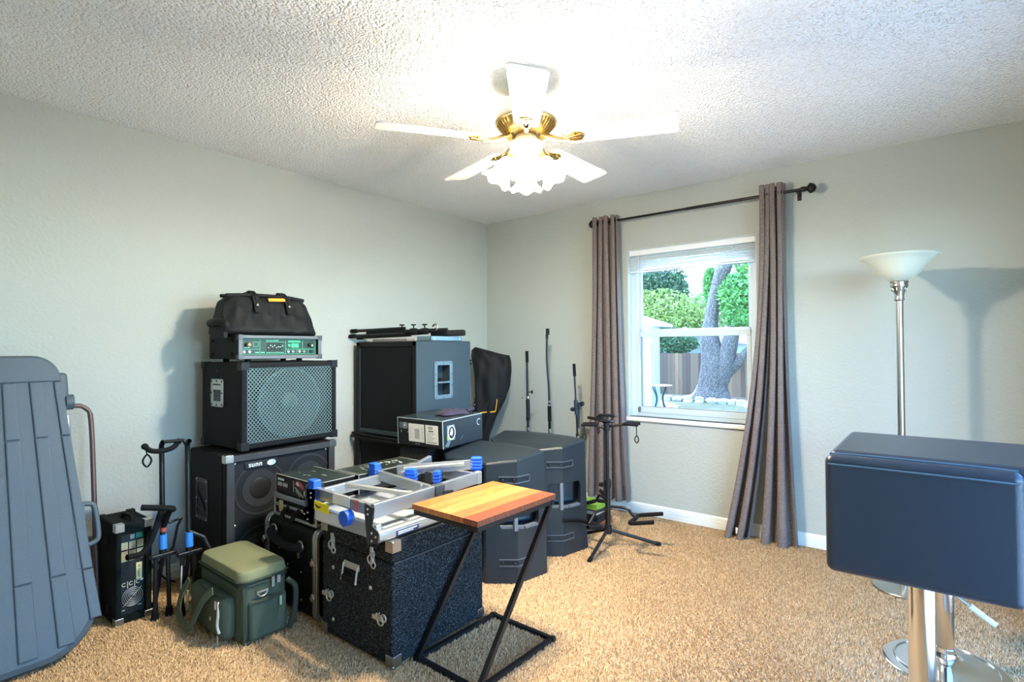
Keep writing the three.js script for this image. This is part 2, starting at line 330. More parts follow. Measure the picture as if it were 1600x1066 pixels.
// curtains: sheet with thickness
function curtain(label, x0, x1, bx, yTop, yBot, folds, seed, panels = [[0, 1]], pw = 1.5) {
  const t = thing('curtain', label, 'curtain', [(x0 + x1) / 2, 0, 0.1]), cx = (x0 + x1) / 2, r = rng(seed);
  const ph = Array.from({ length: 8 }, () => r() - 0.5), NT = 44;
  for (const [sa, sb] of panels) {
  const rows = [], NS = Math.round(folds * 16 * (sb - sa));
  for (let i = 0; i <= NT; i++) {
    const v = i / NT, row = [];
    for (let j = 0; j <= NS; j++) {
      const s = sa + (sb - sa) * j / NS, k = Math.pow(v, pw);
      const xt = x0 + (x1 - x0) * s, q = bx(s, sa);
      const amp = 0.026 + 0.012 * v, wv = Math.sin(s * folds * Math.PI * 2 + 0.6 + 0.5 * ph[0] * v);
      const x = xt + (q.x - xt) * k - 0.011 * (q.a === undefined ? 1 : 1 + (q.a - 1) * k) * Math.sin(2 * (s * folds * Math.PI * 2 + 0.6 + 0.5 * ph[0] * v)) + 0.004 * Math.sin(v * 5 + s * 9);
      const z = amp * wv * (q.a === undefined ? 1 : 1 + (q.a - 1) * k) + (q.z || 0) * k + 0.004 * Math.sin(v * 9 + s * 14 + ph[1]);
      const y = yTop + (yBot - yTop) * v + (i === 0 ? 0.006 * wv : 0) + (i === NT ? (q.y || 0) : 0);
      row.push([x - cx, y, z]);
    }
    rows.push(row);
  }
  part('fabric_panel', loft(rows), mCurtain, t);
  // hem band and grommets
  const hem = rows.slice(-3).map((row) => row.map(([x, y, z]) => [x, y, z + 0.0025]));
  part('hem', loft(hem), mCurtain, t);
  }
  for (let k = 0; k < folds * 2; k++) { const s = (k + 0.25) / (folds * 2), xx = x0 + (x1 - x0) * s - cx; part('grommet', ring(0.02, 0.004, xx, 2.245, 0, 'x', 20), mBronze, t); }
  return { t };
}
curtain('mauve-brown grommet curtain hanging straight, bunched by the guitar stand', 1.215, 1.42, (s) => ({ x: 1.165 + 0.325 * s, a: 1.1 }), 2.285, 0.1, 4, 5);
{
  const { t } = curtain('mauve-brown grommet curtain beside the floor lamp, hem kicked sideways on the carpet', 2.45, 2.585,
    (s, sa) => sa < 0.25 ? { x: 2.215 + 0.14 * (s / 0.5), z: 0.022, a: 1.05 } : { x: 2.435 + 0.205 * ((s - 0.5) / 0.5), z: 0.012, a: 1.1 }, 2.305, 0.008, 4, 9, [[0, 0.5], [0.5, 1]], 2.2);
  part('care_tag', bc(0.025, 0.04, 0.002, 2.288 - 2.5175, 0.055, 0.04), S(0xe8eaec, 0.8), t);
}

// ================================================================ CEILING FAN
{
  const fy = 2.176;
  const f = thing('ceiling_fan', 'white five-blade ceiling fan with brass trim and lit tulip glass shades', 'ceiling fan', [1.93, RH, 1.963]);
  const Y = (y) => y - RH;
  part('canopy', xf(lathe([[0.001, 0], [0.07, 0], [0.068, -0.03], [0.045, -0.06], [0.018, -0.066], [0, -0.066]]), {}), mWhitePaint, f);
  part('downrod', rod([0, -0.06, 0], [0, Y(2.33), 0], 0.013), mWhitePaint, f);
  part('motor_housing', lathe([[0, Y(2.345)], [0.06, Y(2.343)], [0.115, Y(2.325)], [0.134, Y(2.295)], [0.135, Y(2.262)], [0.128, Y(2.256)], [0, Y(2.256)]], 40), mWhitePaint, f);
  part('brass_band', [ring(0.131, 0.006, 0, Y(2.254), 0), lathe([[0.128, Y(2.252)], [0.118, Y(2.236)], [0.1, Y(2.215)], [0.075, Y(2.2)], [0, Y(2.198)]], 40)], mBrass, f);
  for (let k = 0; k < 40; k++) { const a = k / 40 * Math.PI * 2, c = Math.cos(a), s = Math.sin(a); part('vent_fin', bar([c * 0.126, Y(2.246), s * 0.126], [c * 0.085, Y(2.2), s * 0.085], 0.0035, 0.01), mBrass, f); }
  // blades
  const bladeOut = [[0.19, -0.052], [0.62, -0.074], [0.635, -0.071], [0.6455, -0.06], [0.6465, 0.06], [0.635, 0.071], [0.62, 0.074], [0.19, 0.052], [0.182, 0.04], [0.18, 0], [0.182, -0.04]];
  const bladeG = xf(ex(bladeOut, 0.006, 0.0015), { r: [Math.PI / 2, 0, 0] });
  const mBlade = S(0xf3f2e6, 0.45);
  for (let k = 0; k < 5; k++) {
    const a = 0.919 - k * Math.PI * 2 / 5, sub = new THREE.Group();
    const tf = (g) => xf(xf(g, { r: [-0.2, 0, 0] }), { r: [0, -a, 0], p: [0, Y(fy), 0] });
    const b = part('blade', tf(bladeG.clone()), mBlade, f);
    const tf2 = (g) => xf(g, { r: [0, -a, 0], p: [0, Y(fy), 0] });
    part('blade_iron', [tf2(tube([[0.07, 0.02, 0], [0.11, 0.004, 0], [0.15, -0.012, 0], [0.2, -0.014, 0]], 0.011, 20)), tf(xf(ex([[0.17, -0.014], [0.215, -0.036], [0.245, -0.03], [0.262, 0], [0.245, 0.03], [0.215, 0.036], [0.17, 0.014]], 0.007, 0.002), { r: [Math.PI / 2, 0, 0], p: [0, -0.005, 0] })),
      ...[-1, 0, 1].map((s) => tf(rod([0.175, -0.014, s * 0.006], [0.25, -0.014, s * 0.022], 0.004)))], mBrass, b);
    for (const [x, z] of [[0.222, 0.02], [0.222, -0.02], [0.246, 0]]) part('screw', tf(cy(0.005, 0.004, x, -0.014, z, 'y', 0.004, 10)), mBrass, b);
  }
  // light kit
  part('switch_housing', lathe([[0, Y(2.2)], [0.045, Y(2.198)], [0.05, Y(2.18)], [0.072, Y(2.165)], [0.074, Y(2.14)], [0.06, Y(2.118)], [0.03, Y(2.105)], [0, Y(2.103)]], 36), mWhitePaint, f);
  part('finial', lathe([[0, Y(2.06)], [0.008, Y(2.065)], [0.013, Y(2.078)], [0.01, Y(2.09)], [0.02, Y(2.106)], [0, Y(2.106)]], 20), mBrass, f);
  const shadeMat = new THREE.MeshPhysicalMaterial({ color: 0xfdf3e4, roughness: 0.6, transmission: 0.5, thickness: 0, emissive: 0xffefd6, emissiveIntensity: 0.5, side: THREE.DoubleSide });
  const bulbMat = S(0xffffff, 0.5, { emissive: 0xfff0d8, emissiveIntensity: 3 });
  const shadeG = (() => { // fluted tulip, opening towards -y, apex at origin
    const rows = [], prof = [[0.02, 0], [0.03, -0.01], [0.037, -0.03], [0.04, -0.055], [0.045, -0.08], [0.056, -0.1], [0.072, -0.115]];
    prof.forEach(([r, y], i) => { const row = [], k = i / (prof.length - 1), am = 0.035 * k * k; for (let j = 0; j < 60; j++) { const a = j / 60 * Math.PI * 2, w = Math.cos(a * 6); row.push([Math.cos(a) * r * (1 + am * w), y - 0.007 * k * k * k * w, Math.sin(a) * r * (1 + am * w)]); } rows.push(row); });
    return closedLoft(rows, false);
  })();
  for (let k = 0; k < 4; k++) {
    const a = 0.93 + k * Math.PI / 2, til = 0.55, c = Math.cos(a), s = Math.sin(a);
    const place = (g) => xf(xf(g, { r: [0, 0, til] }), { r: [0, -a, 0], p: [c * 0.07, Y(2.098), s * 0.07] });
    const arm = part('lamp_arm', [rod([c * 0.03, Y(2.125), s * 0.03], [c * 0.07, Y(2.1), s * 0.07], 0.011), place(cy(0.024, 0.022, 0, -0.004, 0, 'y', 0.02))], mBrass, f);
    part('lamp_shade', place(shadeG.clone()), shadeMat, arm, 'frosted tulip glass shade, lit');
    part('light_bulb', place(xf(new THREE.SphereGeometry(0.021, 16, 12), { s: [1, 1.5, 1], p: [0, -0.055, 0] })), bulbMat, arm);
    const L = new THREE.PointLight(LAMP_COLOR, LAMP_POWER, 0, 2);
    L.name = 'fan_lamp_light'; L.castShadow = true; L.shadow.radius = 1.6; L.shadow.bias = -0.002;
    const p = V3(0, -0.06, 0).applyEuler(new THREE.Euler(0, 0, til)).applyEuler(new THREE.Euler(0, -a, 0)).add(V3(c * 0.07, Y(2.098), s * 0.07));
    L.position.copy(p); f.add(L);
    // light thrown out of the mouth of the shade
    const dir = V3(0, -1, 0).applyEuler(new THREE.Euler(0, 0, til)).applyEuler(new THREE.Euler(0, -a, 0));
    const sp = new THREE.SpotLight(LAMP_COLOR, SPOT_POWER, 0, 1.22, 0.9, 2);
    sp.name = 'fan_spot_light'; sp.castShadow = true; sp.shadow.radius = 1.8; sp.position.copy(p).addScaledVector(dir, 0.05);
    sp.target.position.copy(sp.position).addScaledVector(dir, 1); f.add(sp, sp.target);
  }
  for (const [x, z, l] of [[0.05, 0.05, 0.11], [-0.03, 0.06, 0.09]]) part('pull_chain', [rod([x, Y(2.13), z], [x, Y(2.13 - l), z], 0.0012, 0.0012, 6), ball(0.005, x, Y(2.13 - l), z, 8)], mBrass, f);
}

// ================================================================ FLOOR LAMP
{
  const l = thing('floor_lamp', 'brushed nickel torchiere floor lamp with frosted glass bowl', 'floor lamp', [3.188, 0, 0.4]);
  part('base', lathe([[0, 0.03], [0.02, 0.03], [0.035, 0.028], [0.09, 0.024], [0.135, 0.018], [0.142, 0.01], [0.14, 0], [0, 0]], 40), mNickel, l);
  part('pole', [rod([0, 0.028, 0], [0, 1.5, 0], 0.0165, 0.0165, 20), cy(0.022, 0.02, 0, 0.04, 0)], mNickel, l);
  for (const y of [0.78, 1.16]) part('joint_ring', cy(0.0175, 0.006, 0, y, 0), mNickel, l);
  part('cup', lathe([[0.0165, 1.497], [0.024, 1.502], [0.024, 1.508], [0.02, 1.515], [0.022, 1.535], [0.034, 1.565], [0.039, 1.572], [0.04, 1.58], [0.036, 1.584], [0.041, 1.592], [0.04, 1.6], [0, 1.6]], 28), mNickel, l);
  for (let k = 0; k < 10; k++) { const a = k / 10 * Math.PI * 2; part('leaf_ornament', xf(new THREE.SphereGeometry(0.007, 8, 6), { s: [0.6, 2, 0.5], r: [0, -a, 0], p: [Math.cos(a) * 0.031, 1.56, Math.sin(a) * 0.031] }), mNickel, l); }
  part('lamp_shade', lathe([[0.025, 1.598], [0.055, 1.612], [0.085, 1.635], [0.118, 1.675], [0.145, 1.706], [0.168, 1.72], [0.178, 1.727], [0.178, 1.733], [0.165, 1.728], [0.14, 1.713], [0.112, 1.682], [0.08, 1.643], [0.05, 1.62], [0.025, 1.606]], 48), new THREE.MeshPhysicalMaterial({ color: 0xe6e8d6, roughness: 0.35, transmission: 0.3, thickness: 0 }), l, 'frosted pale glass bowl');
}

// ================================================================ LEFT STACK: CABINETS, AMP HEAD, TOOL BAG
function cornerCap(x, y, z, sx, sy, sz, s = 0.034) { // metal corner: three thin plates meeting at a corner
  const t = 0.003, f = (a, b) => [Math.min(a, b), Math.max(a, b)];
  const mk = (dx, dy, dz) => { const [x0, x1] = f(x + sx * t, x - sx * dx), [y0, y1] = f(y + sy * t, y - sy * dy), [z0, z1] = f(z + sz * t, z - sz * dz); return bb(x0, y0, z0, x1, y1, z1, 0.0025); };
  return [mk(s, s, 0.001), mk(0.001, s, s), mk(s, 0.001, s), ball(0.007, x - sx * 0.002, y - sy * 0.002, z - sz * 0.002, 10)];
}
const rearEdge = 0.09;
{ // sunn cabinet: front faces +x
  const D = 0.43, W = 0.63, H = 0.725;
  const c = thing('speaker_cabinet', 'tall black vinyl speaker cabinet with round woofers, under the mesh-front cabinet', 'speaker cabinet', [0.09, 0, 2.30]);
  const x1 = D, zl = W / 2;
  part('body', [bb(0, 0.02, -zl, D - 0.035, H, zl, 0.01), bb(D - 0.035, 0.02, -zl, D, 0.06, zl, 0.008), bb(D - 0.035, H - 0.035, -zl, D, H, zl, 0.008), bb(D - 0.035, 0.05, zl - 0.045, D, H - 0.03, zl, 0.008), bb(D - 0.035, 0.05, -zl, D, H - 0.03, -zl + 0.045, 0.008)], mTolex, c);
  part('edge_trim', [bb(D - 0.004, H - 0.036, -zl + 0.02, D + 0.004, H - 0.004, zl - 0.02, 0.003), bb(D - 0.004, 0.03, zl - 0.044, D + 0.003, H - 0.03, zl - 0.004, 0.003), bb(D - 0.004, 0.03, -zl + 0.004, D + 0.003, H - 0.03, -zl + 0.044, 0.003)], Q(0x2e3131, 0.55, 0.8, bump(txFine, 0.001)), c);
  const g = part('grille', bb(D - 0.022, 0.06, -zl + 0.045, D - 0.016, H - 0.036, zl - 0.045), mPerf, c);
  for (const [y, z] of [[0.53, 0.13], [0.2, 0.13], [0.53, -0.15], [0.2, -0.15]]) {
    const flatRing = (r0, r1) => xf(ex(Array.from({ length: 40 }, (_, i) => [Math.cos(i / 40 * 6.2832) * r1, Math.sin(i / 40 * 6.2832) * r1]), 0.003, 0, [Array.from({ length: 40 }, (_, i) => [Math.cos(-i / 40 * 6.2832) * r0, Math.sin(-i / 40 * 6.2832) * r0])]), { r: [0, Math.PI / 2, 0], p: [D - 0.0165, y, z] });
    const wf = part('woofer', [flatRing(0.128, 0.138), flatRing(0.058, 0.096)], Q(0x2c3032, 0.65, 0.4), c);
    part('dust_cap', xf(new THREE.SphereGeometry(0.056, 28, 14), { s: [0.12, 1, 1], p: [D - 0.0165, y, z] }), mDark, wf);
  }
  const badge = part('badge', bb(D - 0.016, 0.638, 0.035, D - 0.01, 0.676, 0.215, 0.002), S(0x111213, 0.35), c);
  const tb = sheet(0.168, 0.034, { r: [0, Math.PI / 2, 0], p: [D - 0.0094, 0.657, 0.125] });
  part('badge_print', tb, S(0xffffff, 0.4, { map: canvasTex(512, 104, (x, w, h) => { x.fillStyle = '#121415'; x.fillRect(0, 0, w, h); x.fillStyle = '#dfe6e6'; x.font = 'bold 96px sans-serif'; x.textBaseline = 'middle'; x.fillText('sunn', 40, 44); x.fillStyle = '#9fb2b6'; x.beginPath(); x.ellipse(420, 52, 74, 48, 0, 0, 7); x.fill(); x.fillStyle = '#e9f1f1'; x.beginPath(); x.ellipse(385, 52, 34, 34, 0, 0, 7); x.fill(); x.fillStyle = '#59676b'; x.fillRect(366, 46, 34, 10); }) }), badge);
  for (const [y, z] of [[0.676, 0.262], [0.36, 0.262], [0.09, 0.262], [0.676, -0.262], [0.36, -0.262]]) part('screw', xf(ball(0.008, 0, 0, 0, 10), { s: [0.5, 1, 1], p: [D - 0.014, y, z] }), mNickel, c);
  for (const s of [1, -1]) { part('corner_cap', cornerCap(D + 0.003, H + 0.001, s * (zl + 0.001), 1, 1, s, 0.038), mNickel, c, 'nickel corner cap'); part('corner_cap', cornerCap(D + 0.003, 0.02, s * zl, 1, -1, s, 0.038), mNickel, c); }
  // recessed side handle on +z side
  const hd = part('side_handle', [ex(roundRect(-0.075, -0.11, 0.075, 0.11, 0.012), 0.006, 0.002, [roundRect(-0.052, -0.085, 0.052, 0.085, 0.01)])].map((q) => xf(q, { p: [0.16, 0.47, zl - 0.001] })), mBlackMetal, c);
  part('handle_pocket', bb(0.106, 0.384, zl - 0.002, 0.214, 0.556, zl + 0.001), mDark, hd);
  part('handle_grip', [bar([0.115, 0.5, zl + 0.004], [0.2, 0.43, zl + 0.004], 0.012, 0.012), bar([0.115, 0.43, zl + 0.004], [0.205, 0.42, zl + 0.004], 0.012, 0.012)], mBlackPlastic, hd);
  for (const [x, y] of [[0.1, 0.57], [0.22, 0.57], [0.1, 0.37], [0.22, 0.37], [0.1, 0.47], [0.22, 0.47]]) part('screw', cy(0.005, 0.003, x, y, zl + 0.006, 'z'), mNickel, hd);
  for (const [x, z] of [[0.06, 0.25], [0.06, -0.25], [0.37, 0.25], [0.37, -0.25]]) part('foot', cy(0.02, 0.022, x, 0.011, z), mRubber, c);
}
{ // mesh-front cabinet
  const D = 0.42, W = 0.585, H = 0.455, y0 = 0.741;
  const c = thing('speaker_cabinet', 'black speaker cabinet with silver diamond mesh grille, below the green amplifier', 'speaker cabinet', [0.085, y0, 2.266], 0.05);
  const zl = W / 2;
  const outer = bb(0, 0, -zl, D, H, zl, 0.012), bay = bb(D - 0.07, 0.03, -zl + 0.03, D + 0.05, H - 0.03, zl - 0.03);
  part('body', cut(outer, bay), mTolex, c);
  part('baffle', bb(D - 0.068, 0.03, -zl + 0.03, D - 0.062, H - 0.03, zl - 0.03), S(0x10181a, 0.8), c);
  const cone = part('speaker_cone', xf(lathe([[0.19, 0.0], [0.18, 0.004], [0.165, -0.004], [0.15, -0.006], [0.06, -0.03], [0.05, -0.022], [0, -0.01]], 48), { r: [0, 0, -Math.PI / 2], p: [D - 0.025, H / 2, 0] }), S(0x1d2b2e, 0.6), c);
  part('dust_cap', xf(new THREE.SphereGeometry(0.055, 24, 12), { s: [0.4, 1, 1], p: [D - 0.045, H / 2, 0] }), S(0x3b4b49, 0.4, { metalness: 0.3 }), cone);
  part('surround', ring(0.185, 0.008, D - 0.028, H / 2, 0, 'x', 48), S(0x2f5358, 0.35, { metalness: 0.4 }), cone);
  { // expanded metal: zigzag strands
    const gs = [], px = 0.0205, py = 0.0112, x = D - 0.008, z0 = -zl + 0.03, z1 = zl - 0.03, Y0 = 0.03, Y1 = H - 0.03, nr = Math.floor((Y1 - Y0) / py), nc = Math.floor((z1 - z0) / px * 2);
    for (let r = 0; r <= nr; r++) for (let k = 0; k < nc; k++) { // diamonds: strand r oscillates +-py/2
      const za = z0 + k * px / 2, zb = za + px / 2, up = (k + r) % 2 ? 1 : -1, yc = Y0 + r * py + 0.002; const ya = clamp(yc - up * py * 0.46, Y0, Y1), yb = clamp(yc + up * py * 0.46, Y0, Y1);
      gs.push(bar([x, ya, za], [x, yb, zb], 0.0027, 0.003, [1, 0, 0]));
    }
    part('mesh_grille', gs, S(0x7d9592, 0.4, { metalness: 0.6 }), c, 'silver expanded-metal grille');
  }
  for (const s of [1, -1]) for (const yy of [0, 1]) { part('corner_cap', cornerCap(D + 0.001, yy * H, s * zl, 1, yy ? 1 : -1, s, 0.04), mBlackPlastic, c); part('corner_cap', cornerCap(-0.001, yy * H, s * zl, -1, yy ? 1 : -1, s, 0.036), mBlackPlastic, c); }
  const hd = part('side_handle', xf(ex(roundRect(-0.065, -0.075, 0.065, 0.075, 0.014), 0.006, 0.002, [roundRect(-0.042, -0.045, 0.042, 0.048, 0.01)]), { p: [0.175, 0.29, zl - 0.001] }), mNickel, c, 'nickel recessed carry handle');
  part('handle_pocket', bb(0.133, 0.245, zl - 0.003, 0.217, 0.338, zl + 0.001), S(0x3a3d3d, 0.4, { metalness: 0.6 }), hd);
  part('handle_grip', [bb(0.135, 0.305, zl + 0.001, 0.215, 0.332, zl + 0.008, 0.004)], mNickel, hd);
  for (const [x, y] of [[-0.053, 0.062], [0, 0.064], [0.053, 0.062], [-0.053, -0.062], [0, -0.064], [0.053, -0.062], [-0.056, 0], [0.056, 0]]) part('screw', cy(0.005, 0.003, 0.175 + x, 0.29 + y, zl + 0.006, 'z'), mBlackMetal, hd);
  part('jack_hole', cy(0.009, 0.003, 0.17, 0.41, zl, 'z'), mDark, c);
  for (const [x, z] of [[0.05, 0.24], [0.05, -0.24], [0.36, 0.24], [0.36, -0.24]]) part('foot', cy(0.016, 0.012, x, -0.005, z), mRubber, c);
}
{ // amp head
  const D = 0.35, W = 0.485, H = 0.128, y0 = 1.199;
  const c = thing('amplifier_head', 'black bass amplifier head with a green graphic equaliser panel', 'amplifier', [0.12, y0, 2.287]);
  const zl = W / 2, f = 0.02;
  part('body', cut(bb(0, 0.014, -zl, D, f + H - 0.006, zl, 0.008), bb(D - 0.02, f + 0.016, -zl + 0.022, D + 0.05, f + H - 0.022, zl - 0.022)), mVinyl, c);
  part('front_frame', [bb(D - 0.006, f + H - 0.024, -zl, D + 0.003, f + H - 0.006, zl, 0.003), bb(D - 0.006, 0.014, -zl, D + 0.003, 0.034, zl, 0.003), bb(D - 0.006, 0.014, zl - 0.022, D + 0.003, f + H - 0.006, zl, 0.003), bb(D - 0.006, 0.014, -zl, D + 0.003, f + H - 0.006, -zl + 0.022, 0.003)], S(0x5d6466, 0.5, { metalness: 0.3 }), c);
  const py0 = f + 0.016, py1 = f + H - 0.022, pz = zl - 0.022, PH = py1 - py0, PW = pz * 2;
  const panel = sheet(PW, PH, { r: [0, Math.PI / 2, 0], p: [D - 0.0185, (py0 + py1) / 2, 0] });
  const fp = part('control_panel', panel, S(0xffffff, 0.4, { map: canvasTex(1024, Math.round(1024 * PH / PW), (x, w, h) => {
    x.fillStyle = '#12362b'; x.fillRect(0, 0, w, h); x.strokeStyle = '#3fae86'; x.lineWidth = 5;
    const b = (x0, y0, x1, y1) => x.strokeRect(x0 * w, y0 * h, (x1 - x0) * w, (y1 - y0) * h);
    b(0.01, 0.06, 0.98, 0.96); b(0.01, 0.06, 0.23, 0.66); b(0.23, 0.06, 0.565, 0.96); b(0.565, 0.06, 0.8, 0.66); b(0.8, 0.06, 0.98, 0.66); b(0.565, 0.66, 0.72, 0.96); b(0.72, 0.66, 0.88, 0.96);
    x.fillStyle = '#38d07c'; x.fillRect(w * 0.6, h * 0.13, w * 0.17, h * 0.1); x.fillRect(w * 0.645, h * 0.3, w * 0.1, h * 0.26); x.beginPath(); x.arc(w * 0.615, h * 0.42, h * 0.09, 0, 7); x.fill();
    x.fillStyle = '#63c9a0'; for (let k = 0; k < 9; k++) { x.fillRect(w * (0.315 + k * 0.026), h * 0.84, w * 0.015, h * 0.05); x.fillRect(w * (0.315 + k * 0.026), h * 0.2, w * 0.015, h * 0.03); } x.fillRect(w * 0.31, h * 0.1, w * 0.16, h * 0.05); x.fillRect(w * 0.17, h * 0.82, w * 0.05, h * 0.06); x.fillRect(w * 0.24, h * 0.82, w * 0.05, h * 0.06); x.fillRect(w * 0.04, h * 0.52, w * 0.06, h * 0.06); b(0.15, 0.22, 0.21, 0.5);
  }) }), c, 'green printed control panel');
  const px = D - 0.018, zf = (u) => pz - u * PW, yf = (v) => py1 - v * PH;
  part('knob', [cy(0.011, 0.014, px + 0.007, yf(0.38), zf(0.07), 'x'), ring(0.011, 0.0025, px + 0.002, yf(0.38), zf(0.07), 'x')], mBlackPlastic, fp);
  part('indicator_dot', cy(0.008, 0.004, px + 0.015, yf(0.38), zf(0.085), 'x'), S(0xd08a5a, 0.4), fp);
  part('knob', cy(0.011, 0.016, px + 0.008, yf(0.38), zf(0.9), 'x'), mBlackPlastic, fp);
  part('indicator_dot', cy(0.006, 0.004, px + 0.017, yf(0.42), zf(0.915), 'x'), S(0x9db08a, 0.4), fp);
  for (const u of [0.035, 0.1, 0.6, 0.665, 0.755, 0.82]) part('jack_socket', [ring(0.0065, 0.0022, px + 0.002, yf(0.81), zf(u), 'x', 16), cy(0.004, 0.003, px + 0.001, yf(0.81), zf(u), 'x')], mNickel, fp);
  part('rocker_switch', bc(0.008, 0.016, 0.012, px + 0.003, yf(0.81), zf(0.92), 0.002), mDark, fp);
  const r = rng(3);
  for (let k = 0; k < 8; k++) { const z = zf(0.33 + k * 0.026); const sl = part('slider_slot', bc(0.002, PH * 0.55, 0.0035, px + 0.001, yf(0.52), z), mDark, fp); part('slider_cap', bc(0.008, 0.006, 0.007, px + 0.005, yf(0.42 + 0.2 * r()), z, 0.001), S(0xa9c4b6, 0.4), sl); }
  for (const s of [1, -1]) for (const t of [0, 1]) part('corner_cap', cornerCap(D + 0.002, t ? f + H - 0.006 : 0.014, s * zl, 1, t ? 1 : -1, s, 0.024), S(0x4c5153, 0.4, { metalness: 0.5 }), c);
  for (const [x, y] of [[0.05, 0.04], [0.05, 0.115], [0.28, 0.04], [0.28, 0.115]]) part('side_stud', xf(ball(0.012, 0, 0, 0, 12), { s: [1, 1, 0.5], p: [x, y, zl + 0.001] }), mRubber, c);
  for (const [x, z] of [[0.05, 0.17], [0.05, -0.17], [0.3, 0.17], [0.3, -0.13]]) part('foot', cy(0.016, 0.018, x, 0.007, z), mRubber, c);
}
{ // tool bag
  const c = thing('tool_bag', 'slouchy black canvas tool bag with orange label on the amplifier head', 'tool bag', [0.29, 1.343, 2.295], 0.02);
  c.scale.y = 1.15;
  const L = 0.54, rows = [], n = 40;
  const r = rng(8), jit = Array.from({ length: 60 }, () => r() - 0.5);
  for (let i = 0; i <= 24; i++) {
    const t = i / 24, z = (t - 0.5) * L, e = Math.min(1, Math.min(t, 1 - t) * 9), topz = clamp(1 - Math.pow(Math.abs(t - 0.5) / 0.5, 14));
    const row = []; const h = 0.195 * (0.86 + 0.14 * e) + 0.006 * Math.sin(t * 17);
    for (let j = 0; j < n; j++) {
      const a = j / n * Math.PI * 2, c2 = Math.cos(a), s2 = Math.sin(a);
      const y = clamp(0.5 + 0.5 * s2 * 1.18, 0, 1), wBot = 0.15, wTop = 0.045, wy = wBot + (wTop - wBot) * Math.pow(y, 0.8);
      const fold = 0.008 * Math.sin(t * 40 + y * 6 + jit[i] * 2) * Math.sin(y * Math.PI) * e + 0.006 * Math.sin(t * 23 - y * 9) * Math.sin(y * Math.PI);
      const zz = z * (1 - 0.1 * y * (z > 0 ? 0.7 : 1.1));
      row.push([Math.sign(c2) * Math.min(1, Math.abs(c2) * 1.35) * (wy * (0.75 + 0.25 * e) + fold), y * h, zz]);
    }
    rows.push(row);
  }
  part('bag_body', closedLoft(rows), mNylon, c);
  part('mouth_frame', [tube([[0.03, 0.188, 0.235], [0.045, 0.196, 0.1], [0.045, 0.197, -0.1], [0.03, 0.188, -0.225]], 0.009, 24), tube([[-0.03, 0.188, 0.235], [-0.045, 0.196, 0.1], [-0.045, 0.197, -0.1], [-0.03, 0.188, -0.225]], 0.009, 24)], mNylon, c);
  for (const z of [0.09, -0.1]) { part('handle', [tube([[0.09, 0.13, z], [0.062, 0.19, z], [0.02, 0.214, z], [-0.03, 0.205, z + 0.02]], 0.006, 24, false, 0.5, 6)].map((g) => g).concat([bar([0.1, 0.11, z], [0.063, 0.19, z], 0.034, 0.005, [1, 0.4, 0]), bar([0.063, 0.19, z], [0.02, 0.217, z + (z > 0 ? 0 : 0.02)], 0.034, 0.006, [0.3, 1, 0]), bar([0.02, 0.217, z + (z > 0 ? 0 : 0.02)], [-0.05, 0.203, z], 0.034, 0.006, [0, 1, 0])]), mNylon, c); part('rivet', xf(ball(0.007, 0, 0, 0, 10), { p: [0.098, 0.146, z + 0.006] }), mSteel, c); }
  part('brand_label', bc(0.004, 0.018, 0.1, 0.075, 0.178, -0.03, 0.001, [0.05, 0, 0.5]), S(0xd79a2e, 0.6), c, 'orange woven label');
  part('end_pocket', [tube([[0.09, 0.02, 0.262], [0.1, 0.05, 0.268], [0.03, 0.06, 0.28], [-0.06, 0.055, 0.275]], 0.02, 20), bar([-0.04, 0.01, 0.275], [0.1, 0.012, 0.268], 0.02, 0.05)], mNylon, c);
}

